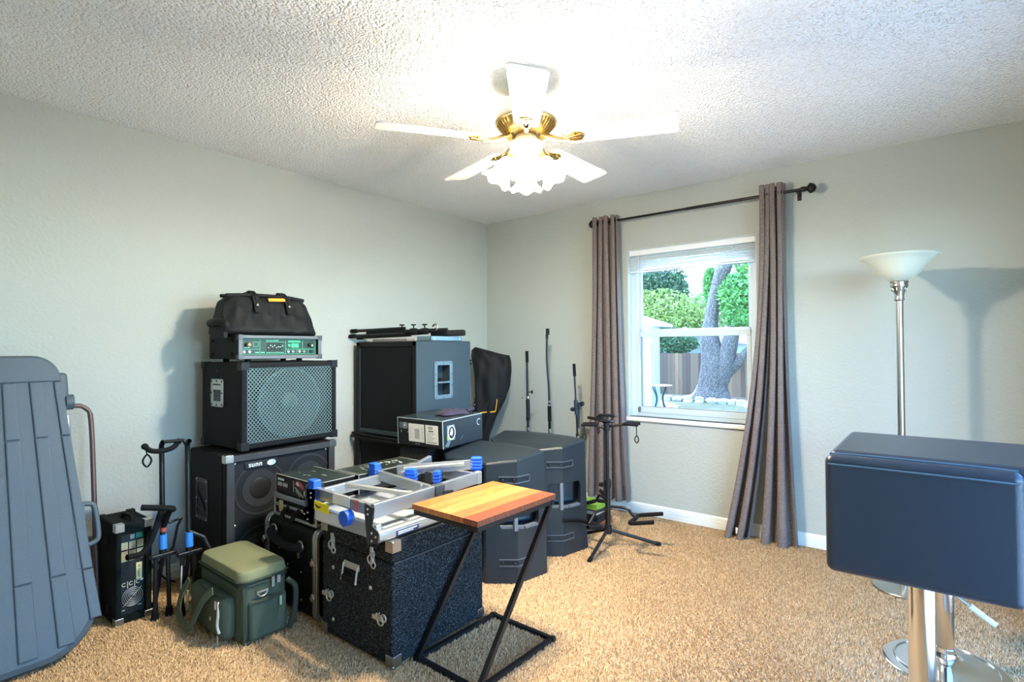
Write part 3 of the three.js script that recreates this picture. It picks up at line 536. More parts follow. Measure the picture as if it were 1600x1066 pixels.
// ================================================================ SUBWOOFER STACK IN THE CORNER
function subwoofer(label, y0, cable) {
  const c = thing('subwoofer', label, 'subwoofer', [0.375, y0, 1.24], 0, 'subwoofers stacked in the corner');
  const W = 0.63, D = 0.52, H = 0.655, x0 = -W / 2, z1 = D / 2;
  const body = cut(bb(x0, 0.012, -z1, W / 2, H, z1, 0.008), bb(x0 + 0.035, 0.045, z1 - 0.022, W / 2 - 0.035, H - 0.035, z1 + 0.05), bb(W / 2 - 0.07, 0.285, -0.045, W / 2 + 0.05, 0.495, 0.075));
  part('body', body, mSubPaint, c);
  part('grille', bb(x0 + 0.037, 0.047, z1 - 0.02, W / 2 - 0.037, H - 0.037, z1 - 0.006, 0.003), Q(0x0f1314, 0.75, 0.35, bump(txFine, 0.001)), c);
  part('front_rim', [bb(x0, H - 0.034, z1 - 0.004, W / 2, H - 0.004, z1 + 0.002, 0.002), bb(W / 2 - 0.034, 0.014, z1 - 0.004, W / 2, H - 0.004, z1 + 0.002, 0.002), bb(x0, 0.014, z1 - 0.004, x0 + 0.034, H - 0.004, z1 + 0.002, 0.002)], mVinyl, c);
  const h = part('side_handle', xf(ex(roundRect(-0.086, -0.128, 0.086, 0.128, 0.012), 0.006, 0.002, [roundRect(-0.058, -0.1, 0.058, 0.1, 0.01)]), { r: [0, Math.PI / 2, 0], p: [W / 2 - 0.001, 0.39, 0.015] }), S(0x566a73, 0.45, { metalness: 0.3 }), c);
  part('handle_bar', bar([W / 2, 0.375, -0.043], [W / 2, 0.375, 0.073], 0.016, 0.012), S(0x566a73, 0.45, { metalness: 0.3 }), h);
  part('handle_cup', [xf(new THREE.SphereGeometry(0.06, 20, 14, 0, Math.PI * 2, Math.PI / 2, Math.PI / 2), { r: [0, 0, Math.PI / 2 + 0.0], p: [W / 2 - 0.055, 0.39, 0.015], s: [0.2, 1.4, 0.9] })], mBlackPlastic, h);
  for (const [y, z] of [[0.117, 0.075], [0.117, 0], [0.117, -0.075], [-0.117, 0.075], [-0.117, 0], [-0.117, -0.075], [0.04, 0.076], [-0.04, 0.076], [0.04, -0.076], [-0.04, -0.076]]) part('screw', cy(0.004, 0.003, W / 2 + 0.005, 0.39 + y, 0.015 + z, 'x', 0.004, 8), mBlackMetal, h);
  part('eyelet', ring(0.014, 0.004, W / 2 + 0.003, H - 0.15, -z1 + 0.006, 'z', 18), mBlackMetal, c);
  for (const [x, z] of [[-0.25, 0.2], [0.25, 0.2], [-0.25, -0.2], [0.25, -0.2]]) part('foot', cy(0.022, 0.013, x, 0.0065, z), mRubber, c);
  return c;
}
subwoofer('lower black subwoofer standing on the carpet in the corner', 0);
subwoofer('upper grey-blue subwoofer with recessed side handle, stacked in the corner', 0.662);
{ // cable loop lying along the seam in front of the sub stack
  single('power_cable', [tube([[0.03, 0.665, 1.515], [0.2, 0.664, 1.522], [0.4, 0.66, 1.52], [0.68, 0.662, 1.515]], 0.0105, 30), tube([[0.03, 0.645, 1.52], [0.25, 0.642, 1.526], [0.5, 0.638, 1.525], [0.69, 0.64, 1.512]], 0.009, 30)], mRubber, 'thick black cable lying along the seam between stacked subwoofers', 'cable');
}
{ // folded tripod speaker stand on top
  const c = thing('tripod_stand', 'folded black tripod stand lying on top of the upper subwoofer', 'stand', [0.375, 1.318, 1.24]);
  const y = 0.062;
  part('centre_tube', rod([-0.26, y - 0.002, 0.21], [0.32, y + 0.012, -0.02], 0.016), mBlackMetal, c);
  for (const [dy, dz] of [[0.016, 0.03], [-0.022, 0.045], [-0.03, -0.02]]) { const l = part('leg', rod([-0.33, y + dy, 0.225 + dz], [0.06, y + dy + 0.012, 0.1 + dz], 0.011), mBlackMetal, c); part('rubber_foot', [rod([-0.36, y + dy - 0.001, 0.235 + dz], [-0.32, y + dy, 0.222 + dz], 0.015), ball(0.015, -0.36, y + dy - 0.001, 0.235 + dz)], mRubber, l); }
  for (const [x, z] of [[0.02, 0.125], [0.1, 0.09], [0.18, 0.06]]) { part('collar', [xf(cy(0.022, 0.045, 0, 0, 0, 'x'), { r: [0, 0.38, 0.02], p: [x, y + 0.006, z] })], mBlackPlastic, c); part('knob', [rod([x, y + 0.02, z], [x, y + 0.05, z], 0.005), bc(0.034, 0.01, 0.014, x, y + 0.052, z, 0.003, [0, 0.5, 0]), bc(0.014, 0.01, 0.034, x, y + 0.052, z, 0.003, [0, 0.5, 0])], mBlackPlastic, c); }
  part('pivot_ring', ring(0.022, 0.006, 0.24, y + 0.032, 0.02, 'z', 20), mNickel, c);
}
{
  const c = thing('metal_bracket', 'pale steel mounting bracket lying on the upper subwoofer', 'bracket', [0.54, 1.318, 1.2]);
  part('channel', [bb(-0.01, 0, -0.15, 0.13, 0.006, 0.15, 0.002), bb(0.124, 0, -0.15, 0.13, 0.032, 0.15, 0.002), bb(-0.01, 0, 0.144, 0.13, 0.032, 0.15, 0.002)], S(0x6f8a92, 0.45, { metalness: 0.4 }), c);
  for (const z of [-0.12, 0.12]) part('bolt', cy(0.006, 0.004, 0.132, 0.016, z, 'x'), mSteel, c);
  const d = thing('plywood_strip', 'short grey-brown strip of wood lying under the folded tripod', 'wood strip', [0.3, 1.318, 1.36], 0.3);
  part('board', bb(-0.14, 0, -0.05, 0.14, 0.018, 0.05, 0.002), S(0x8b8276, 0.7), d);
  part('edge_tape', bb(-0.141, 0.001, 0.048, 0.141, 0.017, 0.052, 0.001), S(0x6f6a66, 0.7), d);
  const e = thing('speaker_pole', 'short black padded pole resting across the steel bracket', 'pole', [0.62, 1.352, 1.15]);
  part('pad', xf(bb(-0.11, 0, -0.035, 0.13, 0.042, 0.035, 0.012), { r: [0, 0.6, 0.03] }), mNylon, e);
  part('tail_strap', bar([-0.11, 0.02, 0.08], [-0.28, 0.01, 0.16], 0.03, 0.008), mNylon, e);
}
// ================================================================ GIG BAG IN THE CORNER
{
  const c = thing('gig_bag', 'black padded instrument gig bag slumped in the corner with orange piping', 'gig bag', [0.32, 0, 0.33]);
  // outline in a plane facing the camera (turned 40 deg), slumped curve
  const L = [[-0.14, 0.0], [-0.17, 0.3], [-0.175, 0.55], [-0.16, 0.72], [-0.13, 0.86], [-0.135, 1.0], [-0.15, 1.12], [-0.165, 1.2], [-0.16, 1.255], [-0.13, 1.28]];
  const R = [[0.0, 0.0], [-0.03, 0.3], [-0.01, 0.52], [0.05, 0.68], [0.125, 0.82], [0.17, 0.95], [0.182, 1.08], [0.178, 1.16], [0.165, 1.205], [0.11, 1.215]];
  const rows = [], n = 28;
  for (let i = 0; i <= 36; i++) {
    const t = i / 36 * (L.length - 1), k = Math.min(L.length - 2, Math.floor(t)), u = t - k, l = [L[k][0] + (L[k + 1][0] - L[k][0]) * u, L[k][1] + (L[k + 1][1] - L[k][1]) * u], r2 = [R[k][0] + (R[k + 1][0] - R[k][0]) * u, R[k][1] + (R[k + 1][1] - R[k][1]) * u];
    const row = []; for (let j = 0; j < n; j++) { const a = j / n * Math.PI * 2, s = 0.5 - 0.5 * Math.cos(a), th = (0.06 * (1 - Math.pow(i / 36, 6)) + 0.012) * Math.pow(Math.abs(Math.sin(a)), 0.7) * Math.sign(Math.sin(a)); const w = 0.015 * Math.sin(s * 13 + i * 0.42) * Math.sin(i * 0.12 + 0.4) + 0.011 * Math.sin(s * 19 - i * 0.33); row.push([l[0] + (r2[0] - l[0]) * s, l[1] + (r2[1] - l[1]) * s, th + (Math.sin(a) > 0 ? w : 0)]); }
    rows.push(row);
  }
  const turn = { r: [0, 0.62, 0] };
  part('bag_body', xf(closedLoft(rows), turn), mNylon, c);
  part('pocket', xf(ex([[-0.14, 0.3], [-0.06, 0.34], [-0.03, 0.52], [0.04, 0.7], [0.115, 0.84], [0.1, 0.86], [0.03, 0.85], [-0.05, 0.8], [-0.15, 0.66]], 0.02, 0.008), { p: [0, 0, 0.05], ...{} }).applyMatrix4(new THREE.Matrix4().makeRotationY(0.62)), mNylon, c);
  part('piping', [xf(tube([[-0.11, 0.715, 0.074], [-0.05, 0.728, 0.077], [0.02, 0.732, 0.076], [0.045, 0.735, 0.075]], 0.006, 20), turn), xf(tube([[0.047, 0.735, 0.075], [0.055, 0.785, 0.075], [0.062, 0.84, 0.073]], 0.004, 14), turn)], S(0xe0a21e, 0.5), c, 'orange piping');
  part('zip_pull', xf(ball(0.006, -0.13, 0.79, 0.066, 8), turn), mSteel, c);
}

// ================================================================ MIC STANDS
function micStand(x, z, label, build) { const c = thing('microphone_stand', label, 'mic stand', [x, 0, z]); build(c);
  part('pole', rod([0, 0.06, 0], [0, 0.62, 0], 0.011), mBlackMetal, c);
  for (let k = 0; k < 3; k++) { const a = 0.5 + k * 2.094; const l = part('leg', rod([0, 0.09, 0], [Math.cos(a) * 0.095, 0.012, Math.sin(a) * 0.095], 0.008), mBlackMetal, c); part('rubber_foot', ball(0.012, Math.cos(a) * 0.095, 0.012, Math.sin(a) * 0.095, 10), mRubber, l); }
  part('hub', cy(0.02, 0.06, 0, 0.09, 0), mBlackPlastic, c); return c; }
micStand(0.72, 0.33, 'black microphone stand with chrome clutch and wing knob beside the gig bag', (c) => {
  part('upper_tube', rod([0, 0.6, 0], [-0.008, 1.17, 0], 0.009), mBlackMetal, c);
  part('end_grip', rod([-0.007, 1.15, 0], [-0.009, 1.243, 0], 0.0125), mRubber, c);
  part('clutch', [rod([0.0, 0.76, 0], [-0.003, 0.85, 0], 0.016), rod([0, 0.68, 0], [0, 0.78, 0], 0.017, 0.014)], mBlackPlastic, c);
  part('chrome_collar', [rod([-0.002, 0.86, 0], [-0.003, 0.875, 0], 0.015), rod([0, 0.6, 0], [0, 0.625, 0], 0.0125), bar([0, 0.72, 0.012], [0.03, 0.7, 0.012], 0.006, 0.012)], mNickel, c);
  part('wing_knob', [rod([0.01, 0.91, 0], [0.036, 0.912, 0], 0.004), bc(0.012, 0.03, 0.012, 0.04, 0.912, 0, 0.004)], mBlackPlastic, c);
  part('t_handle', [rod([-0.012, 0.885, 0], [-0.046, 0.888, 0.01], 0.003), rod([-0.05, 0.86, 0.01], [-0.06, 0.862, 0.01], 0.007)], mNickel, c);
});
micStand(0.93, 0.33, 'tall black microphone stand with gooseneck and clip at the top', (c) => {
  part('grip', [rod([0, 0.69, 0], [-0.002, 0.81, 0], 0.0145), rod([0, 0.62, 0], [0, 0.69, 0], 0.011)], mRubber, c);
  part('joint_ring', [cy(0.013, 0.008, -0.002, 0.815, 0), cy(0.012, 0.01, -0.002, 0.845, 0), rod([0, 0.6, 0], [0, 0.63, 0], 0.0125)], mNickel, c);
  part('gooseneck', tube([[-0.002, 0.82, 0], [-0.006, 0.95, 0], [-0.018, 1.1, 0], [-0.024, 1.22, 0], [-0.02, 1.35, 0]], 0.0085, 40), mBlackMetal, c);
  part('microphone_clip', [rod([-0.02, 1.34, 0], [-0.018, 1.42, 0], 0.011), bc(0.012, 0.05, 0.02, -0.008, 1.395, 0, 0.003)], mBlackPlastic, c);
  part('clip_insert', bc(0.006, 0.04, 0.014, -0.03, 1.395, 0.004, 0.002), mSteel, c);
});
micStand(1.19, 0.34, 'short black microphone stand with folded boom clutch near the curtain', (c) => {
  part('upper_tube', rod([0, 0.6, 0], [-0.022, 1.06, 0], 0.007), mBlackMetal, c);
  part('end_grip', rod([-0.021, 1.05, 0], [-0.026, 1.145, 0], 0.0115), mRubber, c);
  part('clutch', [rod([-0.004, 0.76, 0], [-0.012, 0.87, 0], 0.016), bc(0.03, 0.05, 0.03, 0.018, 0.83, 0, 0.006), rod([0.016, 0.83, 0], [0.01, 0.66, 0], 0.009)], mSubPaint, c);
  part('knob', cy(0.018, 0.018, 0.042, 0.845, 0, 'x'), mBlackPlastic, c);
  part('knob', [xf(ball(0.02, 0, 0, 0), { s: [1, 0.8, 1], p: [-0.034, 0.8, 0.01] })], mBlackPlastic, c);
  part('chrome_collar', rod([0, 0.57, 0], [0, 0.6, 0], 0.012), mNickel, c);
});

// ================================================================ PA SPEAKERS ON THE FLOOR
function paSpeaker(pos, label) {
  const c = thing('pa_speaker', label, 'PA speaker', pos, 0, 'moulded PA speakers on the carpet');
  // local origin = world (1.27, 0, 1.45); rear towards +z
  const ringPts = (k, zz) => [[0.156, 0.22], [0.295, 0.115], [0.337, -0.095], [0.2, -0.155], [0, -0.175], [-0.2, -0.155], [-0.337, -0.095], [-0.295, 0.115], [-0.156, 0.22]].map(([x, z]) => [x * k, z * k + zz]);
  const pts = [];
  const topY = (z) => 0.645 + clamp((0.2 - z) / 0.22) * 0.043;
  for (const [x, z] of ringPts(0.985, 0)) pts.push(V3(x, 0, z));
  for (const [x, z] of ringPts(1, 0)) pts.push(V3(x, 0.008, z), V3(x * 0.972, topY(z) - 0.01, z * 0.94 + 0.002));
  for (const [x, z] of ringPts(0.95, 0)) pts.push(V3(x, topY(z), z * 0.95 + 0.004));
  const ch = Math.atan2(0.245, 0.13); // chord angle of the handle bay
  const bayBox = xf(new RoundedBoxGeometry(0.235, 0.15, 0.22, 3, 0.025), { r: [0, 1.08, 0], p: [0.292, 0.365, 0.078] });
  const panelBay = bb(-0.15, 0.05, 0.17, 0.135, 0.615, 0.3);
  part('cabinet', cut(new ConvexGeometry(pts), bayBox, panelBay), mPA, c);
  part('handle', [bar([0.281, 0.285, 0.118], [0.276, 0.445, 0.115], 0.02, 0.024), bar([0.18, 0.297, 0.165], [0.3, 0.297, 0.07], 0.03, 0.012), bar([0.3, 0.297, 0.07], [0.318, 0.297, -0.02], 0.03, 0.012)], S(0x596066, 0.42), c);
  for (const y of [0.115, 0.555]) {
    const k = y > 0.4 ? 0.981 : 0.997, q = [[0.215 * k, 0.178 * k], [0.297 * k, 0.116 * k], [0.314 * k, 0.03 * k]];
    const rp = part('foot_rail', [-0.017, 0.017].flatMap((d) => [0, 1].map((i) => bar([q[i][0], y + d, q[i][1]], [q[i + 1][0], y + d, q[i + 1][1]], 0.008, 0.004))).concat([bar([q[2][0], y - 0.017, q[2][1]], [q[2][0], y + 0.017, q[2][1]], 0.006, 0.004, [0, 0, 1])]), S(0x4a5258, 0.4), c);
    part('screw', [[0.235, 0.168], [0.285, 0.13]].map(([x, z]) => ball(0.007, x * k, y, z * k, 8)), mDark, rp);
  }
  const ap = part('amplifier_panel', bb(-0.148, 0.052, 0.172, 0.133, 0.613, 0.178), mDark, c);
  for (let k = 0; k < 9; k++) part('heatsink_fin', bb(-0.13 + k * 0.03, 0.09, 0.178, -0.126 + k * 0.03, 0.42, 0.205), mBlackMetal, ap);
  part('socket_plate', [bb(-0.14, 0.47, 0.178, 0.12, 0.6, 0.182), cy(0.014, 0.008, -0.09, 0.54, 0.186, 'z'), cy(0.014, 0.008, -0.04, 0.54, 0.186, 'z'), bb(0.02, 0.52, 0.182, 0.1, 0.56, 0.19, 0.003)], mBlackPlastic, ap);
  return c;
}
const pa = paSpeaker([1.27, 0, 1.45], 'dark moulded PA speaker with side handle, tucked behind the wooden side table');
dup(pa, [1.255, 0, 0.98], 0, 'dark moulded PA speaker with side handle, next to the multi-arm guitar stand');
{ // carpeted monitor left of them
  const c = thing('stage_monitor', 'black carpeted stage monitor on end beneath the logo box', 'stage monitor', [0.89, 0, 1.585]);
  part('cabinet', xf(ex([[-0.215, 0.012], [-0.225, 0.35], [-0.185, 0.655], [0.06, 0.668], [0.03, 0.012]], 0.13, 0.006), { p: [0, 0, -0.07] }), S(0xffffff, 0.95, { map: dataTex(256, 0.3, (i) => { const t = clamp((nFine[(i >> 8) * 512 + (i & 255)] - 0.5) * 3.4 + 0.35); return mixc(hex(0x15140f), hex(0x3d3a34), t); }, true) }), c);
  part('side_skirt', bb(-0.2, 0, -0.05, 0.04, 0.014, 0.05, 0.003), mRubber, c);
}
{ // cardboard box with logo
  const x0 = 0.705, x1 = 1.085, z0 = 1.3, z1 = 1.66, y0 = 0.69, H = 0.165, W = x1 - x0, D = z1 - z0;
  const c = thing('cardboard_box', 'black printed equipment box with round white logos and pale label', 'box', [(x0 + x1) / 2, 0.686, (z0 + z1) / 2], 0.035);
  c.rotation.x = 0.04;
  part('carton', bb(-W / 2, 0, -D / 2, W / 2, H, D / 2, 0.004), Q(0x0d1011, 0.45, 0.6), c);
  part('worn_edge', [bb(-W / 2 - 0.001, H - 0.003, D / 2 - 0.003, W / 2, H + 0.001, D / 2 + 0.001), bb(W / 2 - 0.003, 0.002, D / 2 - 0.003, W / 2 + 0.001, H, D / 2 + 0.001), bb(-W / 2 - 0.001, 0.002, D / 2 - 0.003, -W / 2 + 0.003, H, D / 2 + 0.001), bb(W / 2 - 0.003, H - 0.003, -D / 2, W / 2 + 0.001, H + 0.001, D / 2)], S(0x9aa7a6, 0.7), c);
  const logo = (x, cx, cyy, r) => { x.lineWidth = r * 0.16; x.strokeStyle = '#dfe6e8'; x.fillStyle = '#0e1113'; x.beginPath(); x.ellipse(cx, cyy, r * 0.86, r, 0, 0, 7); x.fill(); x.stroke(); x.fillStyle = '#eef2f4'; x.beginPath(); x.arc(cx, cyy - r * 0.4, r * 0.24, 0, 7); x.fill(); x.beginPath(); x.moveTo(cx - r * 0.35, cyy - r * 0.15); x.lineTo(cx + r * 0.35, cyy - r * 0.25); x.lineTo(cx + r * 0.25, cyy + r * 0.15); x.lineTo(cx + r * 0.05, cyy + r * 0.6); x.lineTo(cx - r * 0.1, cyy + r * 0.3); x.lineTo(cx - r * 0.5, cyy + r * 0.35); x.fill(); };
  const front = sheet(W - 0.01, H - 0.01, { p: [0, H / 2, D / 2 + 0.0008] });
  part('front_print', front, S(0xffffff, 0.55, { map: canvasTex(1024, 430, (x, w, h) => {
    x.fillStyle = '#131718'; x.fillRect(0, 0, w, h); x.fillStyle = '#565e60'; x.fillRect(30, 60, 210, 110); logo(x, 170, 112, 46);
    x.fillStyle = '#ddd8c8'; x.fillRect(255, 70, 370, 300); x.fillRect(650, 70, 290, 310); x.fillStyle = '#bdb8aa'; x.fillRect(395, 150, 120, 170);
    x.fillStyle = '#8d897d'; for (let k = 0; k < 9; k++) x.fillRect(405, 160 + k * 18, 100, 8); for (let k = 0; k < 4; k++) { x.fillRect(290, 150 + k * 48, 30, 7); x.fillRect(560, 140 + k * 48, 22, 20); }
    x.fillStyle = '#2a2a28'; for (let k = 0; k < 14; k++) x.fillRect(720 + k * 7, 95, k % 3 ? 3 : 5, 44); x.fillRect(720, 160, 110, 18); x.fillStyle = '#7d7a70'; for (let k = 0; k < 6; k++) x.fillRect(680, 200 + k * 24, 190 - (k % 3) * 40, 6); x.fillRect(680, 345, 220, 16);
    x.fillStyle = '#c9cfd0'; x.fillRect(70, 200, 14, 30); x.fillRect(230, 210, 10, 18); x.fillRect(400, 402, 50, 6); x.fillRect(470, 402, 40, 6);
  }) }), c);
  const side = sheet(D - 0.01, H - 0.01, { r: [0, Math.PI / 2, 0], p: [W / 2 + 0.0008, H / 2, 0] });
  part('side_print', side, S(0xffffff, 0.5, { map: canvasTex(1024, 400, (x, w, h) => {
    x.fillStyle = '#12191c'; x.fillRect(0, 0, w, h); x.fillStyle = '#6a7f86'; x.fillRect(90, 70, 190, 230); x.fillStyle = '#6fae3e'; x.fillRect(88, 215, 60, 70); logo(x, 205, 185, 100);
    x.fillStyle = '#53666d'; x.beginPath(); x.moveTo(20, 370); x.lineTo(110, 300); x.lineTo(180, 310); x.lineTo(110, 395); x.fill(); x.strokeStyle = '#dfe7ea'; x.lineWidth = 8; x.beginPath(); x.arc(935, 115, 48, 1.2, 5.6); x.stroke(); x.strokeStyle = '#8b979a'; x.lineWidth = 5; x.beginPath(); x.moveTo(420, 330); x.lineTo(500, 265); x.stroke();
  }) }), c);
  part('top_flap', [bb(-W / 2 + 0.01, H, -D / 2 + 0.01, W / 2 - 0.008, H + 0.003, -0.004, 0.001), bb(-W / 2 + 0.01, H, 0.004, W / 2 - 0.008, H + 0.003, D / 2 - 0.01, 0.001)], S(0x2c3639, 0.25), c);
  // cloth on top
  const rg = thing('crumpled_cloth', 'crumpled dark purple cloth on top of the logo box', 'cloth', [0.95, 0.857, 1.43]);
  const rr = rng(51), rows = [];
  for (let i = 0; i <= 14; i++) { const row = []; for (let j = 0; j < 26; j++) { const a = j / 26 * Math.PI * 2, k = i / 14; row.push([Math.cos(a) * 0.085 * Math.sin(k * Math.PI / 2) * (1 + 0.15 * Math.sin(a * 5 + k * 3)), 0.002 + 0.028 * Math.cos(k * Math.PI / 2) + 0.008 * (rr() - 0.3) * (1 - k) + 0.005 * Math.sin(a * 4 + i) * (1 - k), Math.sin(a) * 0.12 * Math.sin(k * Math.PI / 2) * (1 + 0.12 * Math.sin(a * 7))]); } rows.push(row); }
  part('cloth_fold', closedLoft(rows.reverse()), S(0x2e2a3c, 0.9), rg);
  part('loose_corner', tube([[0.05, 0.012, -0.08], [0.06, 0.025, -0.12], [0.02, 0.012, -0.15]], 0.011, 16), S(0x2e2a3c, 0.9), rg);
}

// ================================================================ SIDE TABLE
{
  const c = thing('side_table', 'small Z-frame side table with wooden plank top and black metal legs', 'side table', [1.849, 0, 2.15], -0.03);
  const hx = 0.183, hz = 0.245, H = 0.632, t = 0.022;
  const woods = [[hex(0x9c5a29), hex(0xbd7a3a)], [hex(0xa5632d), hex(0xc98943)], [hex(0xa96a33), hex(0xcf9450)], [hex(0x97552a), hex(0xb8723a)], [hex(0x6f3820), hex(0x8f4c2f)]].map(([a, b], i) => S(0xffffff, 0.38, { map: woodTex(a, b, 100 + i * 7) }));
  const bw = 2 * hx / 5;
  const top = new THREE.Group(); top.name = 'tabletop'; c.add(top);
  for (let k = 0; k < 5; k++) part('plank', bb(-hx + k * bw + 0.0003, H - t, -hz, -hx + (k + 1) * bw - 0.0003, H, hz, 0.0012), woods[k], top);
  const q = 0.019, e = q / 2 + 0.006;
  part('top_frame', [bar([-hx + e, H - t - e + 0.004, -hz + 0.004], [-hx + e, H - t - e + 0.004, hz - 0.004], q, q), bar([hx - e, H - t - e + 0.004, -hz + 0.004], [hx - e, H - t - e + 0.004, hz - 0.004], q, q), bar([-hx + 0.004, H - t - e + 0.004, hz - e], [hx - 0.004, H - t - e + 0.004, hz - e], q, q), bar([-hx + 0.004, H - t - e + 0.004, -hz + e], [hx - 0.004, H - t - e + 0.004, -hz + e], q, q)], mBlackMetal, c);
  for (const s of [-1, 1]) part('leg', bar([s * (hx - e), 0.01, hz - e], [s * (hx - e), H - t - 0.012, -hz + e], q, q, [0, 1, 0]), mBlackMetal, c);
  part('base_frame', [bar([-hx + e, e - 0.006, -hz], [-hx + e, e - 0.006, hz], q, q), bar([hx - e, e - 0.006, -hz], [hx - e, e - 0.006, hz], q, q), bar([-hx, e - 0.006, -hz + e], [hx, e - 0.006, -hz + e], q, q), bar([-hx, e - 0.006, hz - e], [hx, e - 0.006, hz - e], q, q)], mBlackMetal, c);
}

// ================================================================ CARPETED TRUNK
{
  const x0 = 1.17, x1 = 1.655, z0 = 1.95, z1 = 2.487, H = 0.5;
  const c = thing('equipment_trunk', 'black speckled carpet-covered equipment trunk with steel latches, under the folded ladder', 'trunk', [(x0 + x1) / 2, 0, (z0 + z1) / 2]);
  const hx = (x1 - x0) / 2, hz = (z1 - z0) / 2, lid = 0.085;
  part('box', bb(-hx, 0.012, -hz, hx, H - lid - 0.002, hz, 0.012), mTrunk, c);
  part('lid', bb(-hx, H - lid + 0.001, -hz, hx, H, hz, 0.012), mTrunk, c);
  for (const sx of [1, -1]) for (const t of [0, 1]) part('corner_cap', cornerCap(sx * hx, t ? H : 0.012, hz, sx, t ? 1 : -1, 1, 0.042), mNickel, c, 'steel corner cap');
  part('corner_cap', cornerCap(hx, 0.012, -hz, 1, -1, -1, 0.04), mNickel, c); part('corner_cap', cornerCap(hx, H, -hz, 1, 1, -1, 0.04), mNickel, c);
  // front (+z) hardware: butterfly latches, handle, rivets
  const latch = (x, y, rz) => { const l = part('latch', [bc(0.026, 0.05, 0.004, 0, 0, 0.002, 0.002), ring(0.017, 0.0035, -0.006, -0.012, 0.008, 'z', 18), ring(0.014, 0.003, 0.01, -0.03, 0.007, 'z', 16), bc(0.018, 0.022, 0.008, 0, 0.03, 0.006, 0.003), bc(0.03, 0.01, 0.006, 0.004, 0.012, 0.006, 0.002)].map((g) => xf(g, { r: [0, 0, rz], p: [x, y, hz] })), mSteel, c, 'steel butterfly latch'); for (const s of [1, -1]) part('rivet', ball(0.004, x + s * 0.009 * Math.cos(rz), y + 0.02 * s, hz + 0.004, 8), mSteel, l); };
  latch(-0.155, 0.42, 0); latch(0.12, 0.42, 0); latch(-0.19, 0.185, 1.57); latch(0.165, 0.185, 1.57);
  part('handle', [bc(0.105, 0.028, 0.006, -0.02, 0.35, hz + 0.003, 0.003), ...pipe([[-0.068, 0.356, hz + 0.008], [-0.068, 0.292, hz + 0.018]], 0.0045), ...pipe([[0.028, 0.356, hz + 0.008], [0.028, 0.292, hz + 0.018]], 0.0045), ball(0.006, -0.068, 0.29, hz + 0.018, 8), ball(0.006, 0.028, 0.29, hz + 0.018, 8)], mSteel, c);
  part('handle_grip', bb(-0.066, 0.283, hz + 0.006, 0.026, 0.312, hz + 0.026, 0.008), mRubber, c);
  for (const [x, y] of [[-0.155, 0.31], [-0.155, 0.085], [0.105, 0.29]]) part('stud', xf(ball(0.009, 0, 0, 0, 12), { s: [1, 1, 0.5], p: [x, y, hz + 0.001] }), mSteel, c);
  part('lid_seam', [bb(hx - 0.004, H - lid - 0.004, -hz + 0.01, hx + 0.0005, H - lid + 0.003, hz - 0.01)], S(0x2b3033, 0.8), c);
  for (const [x, z] of [[-0.2, 0.22], [0.2, 0.22], [-0.2, -0.22], [0.2, -0.22]]) part('foot', cy(0.02, 0.014, x, 0.006, z), mRubber, c);
}
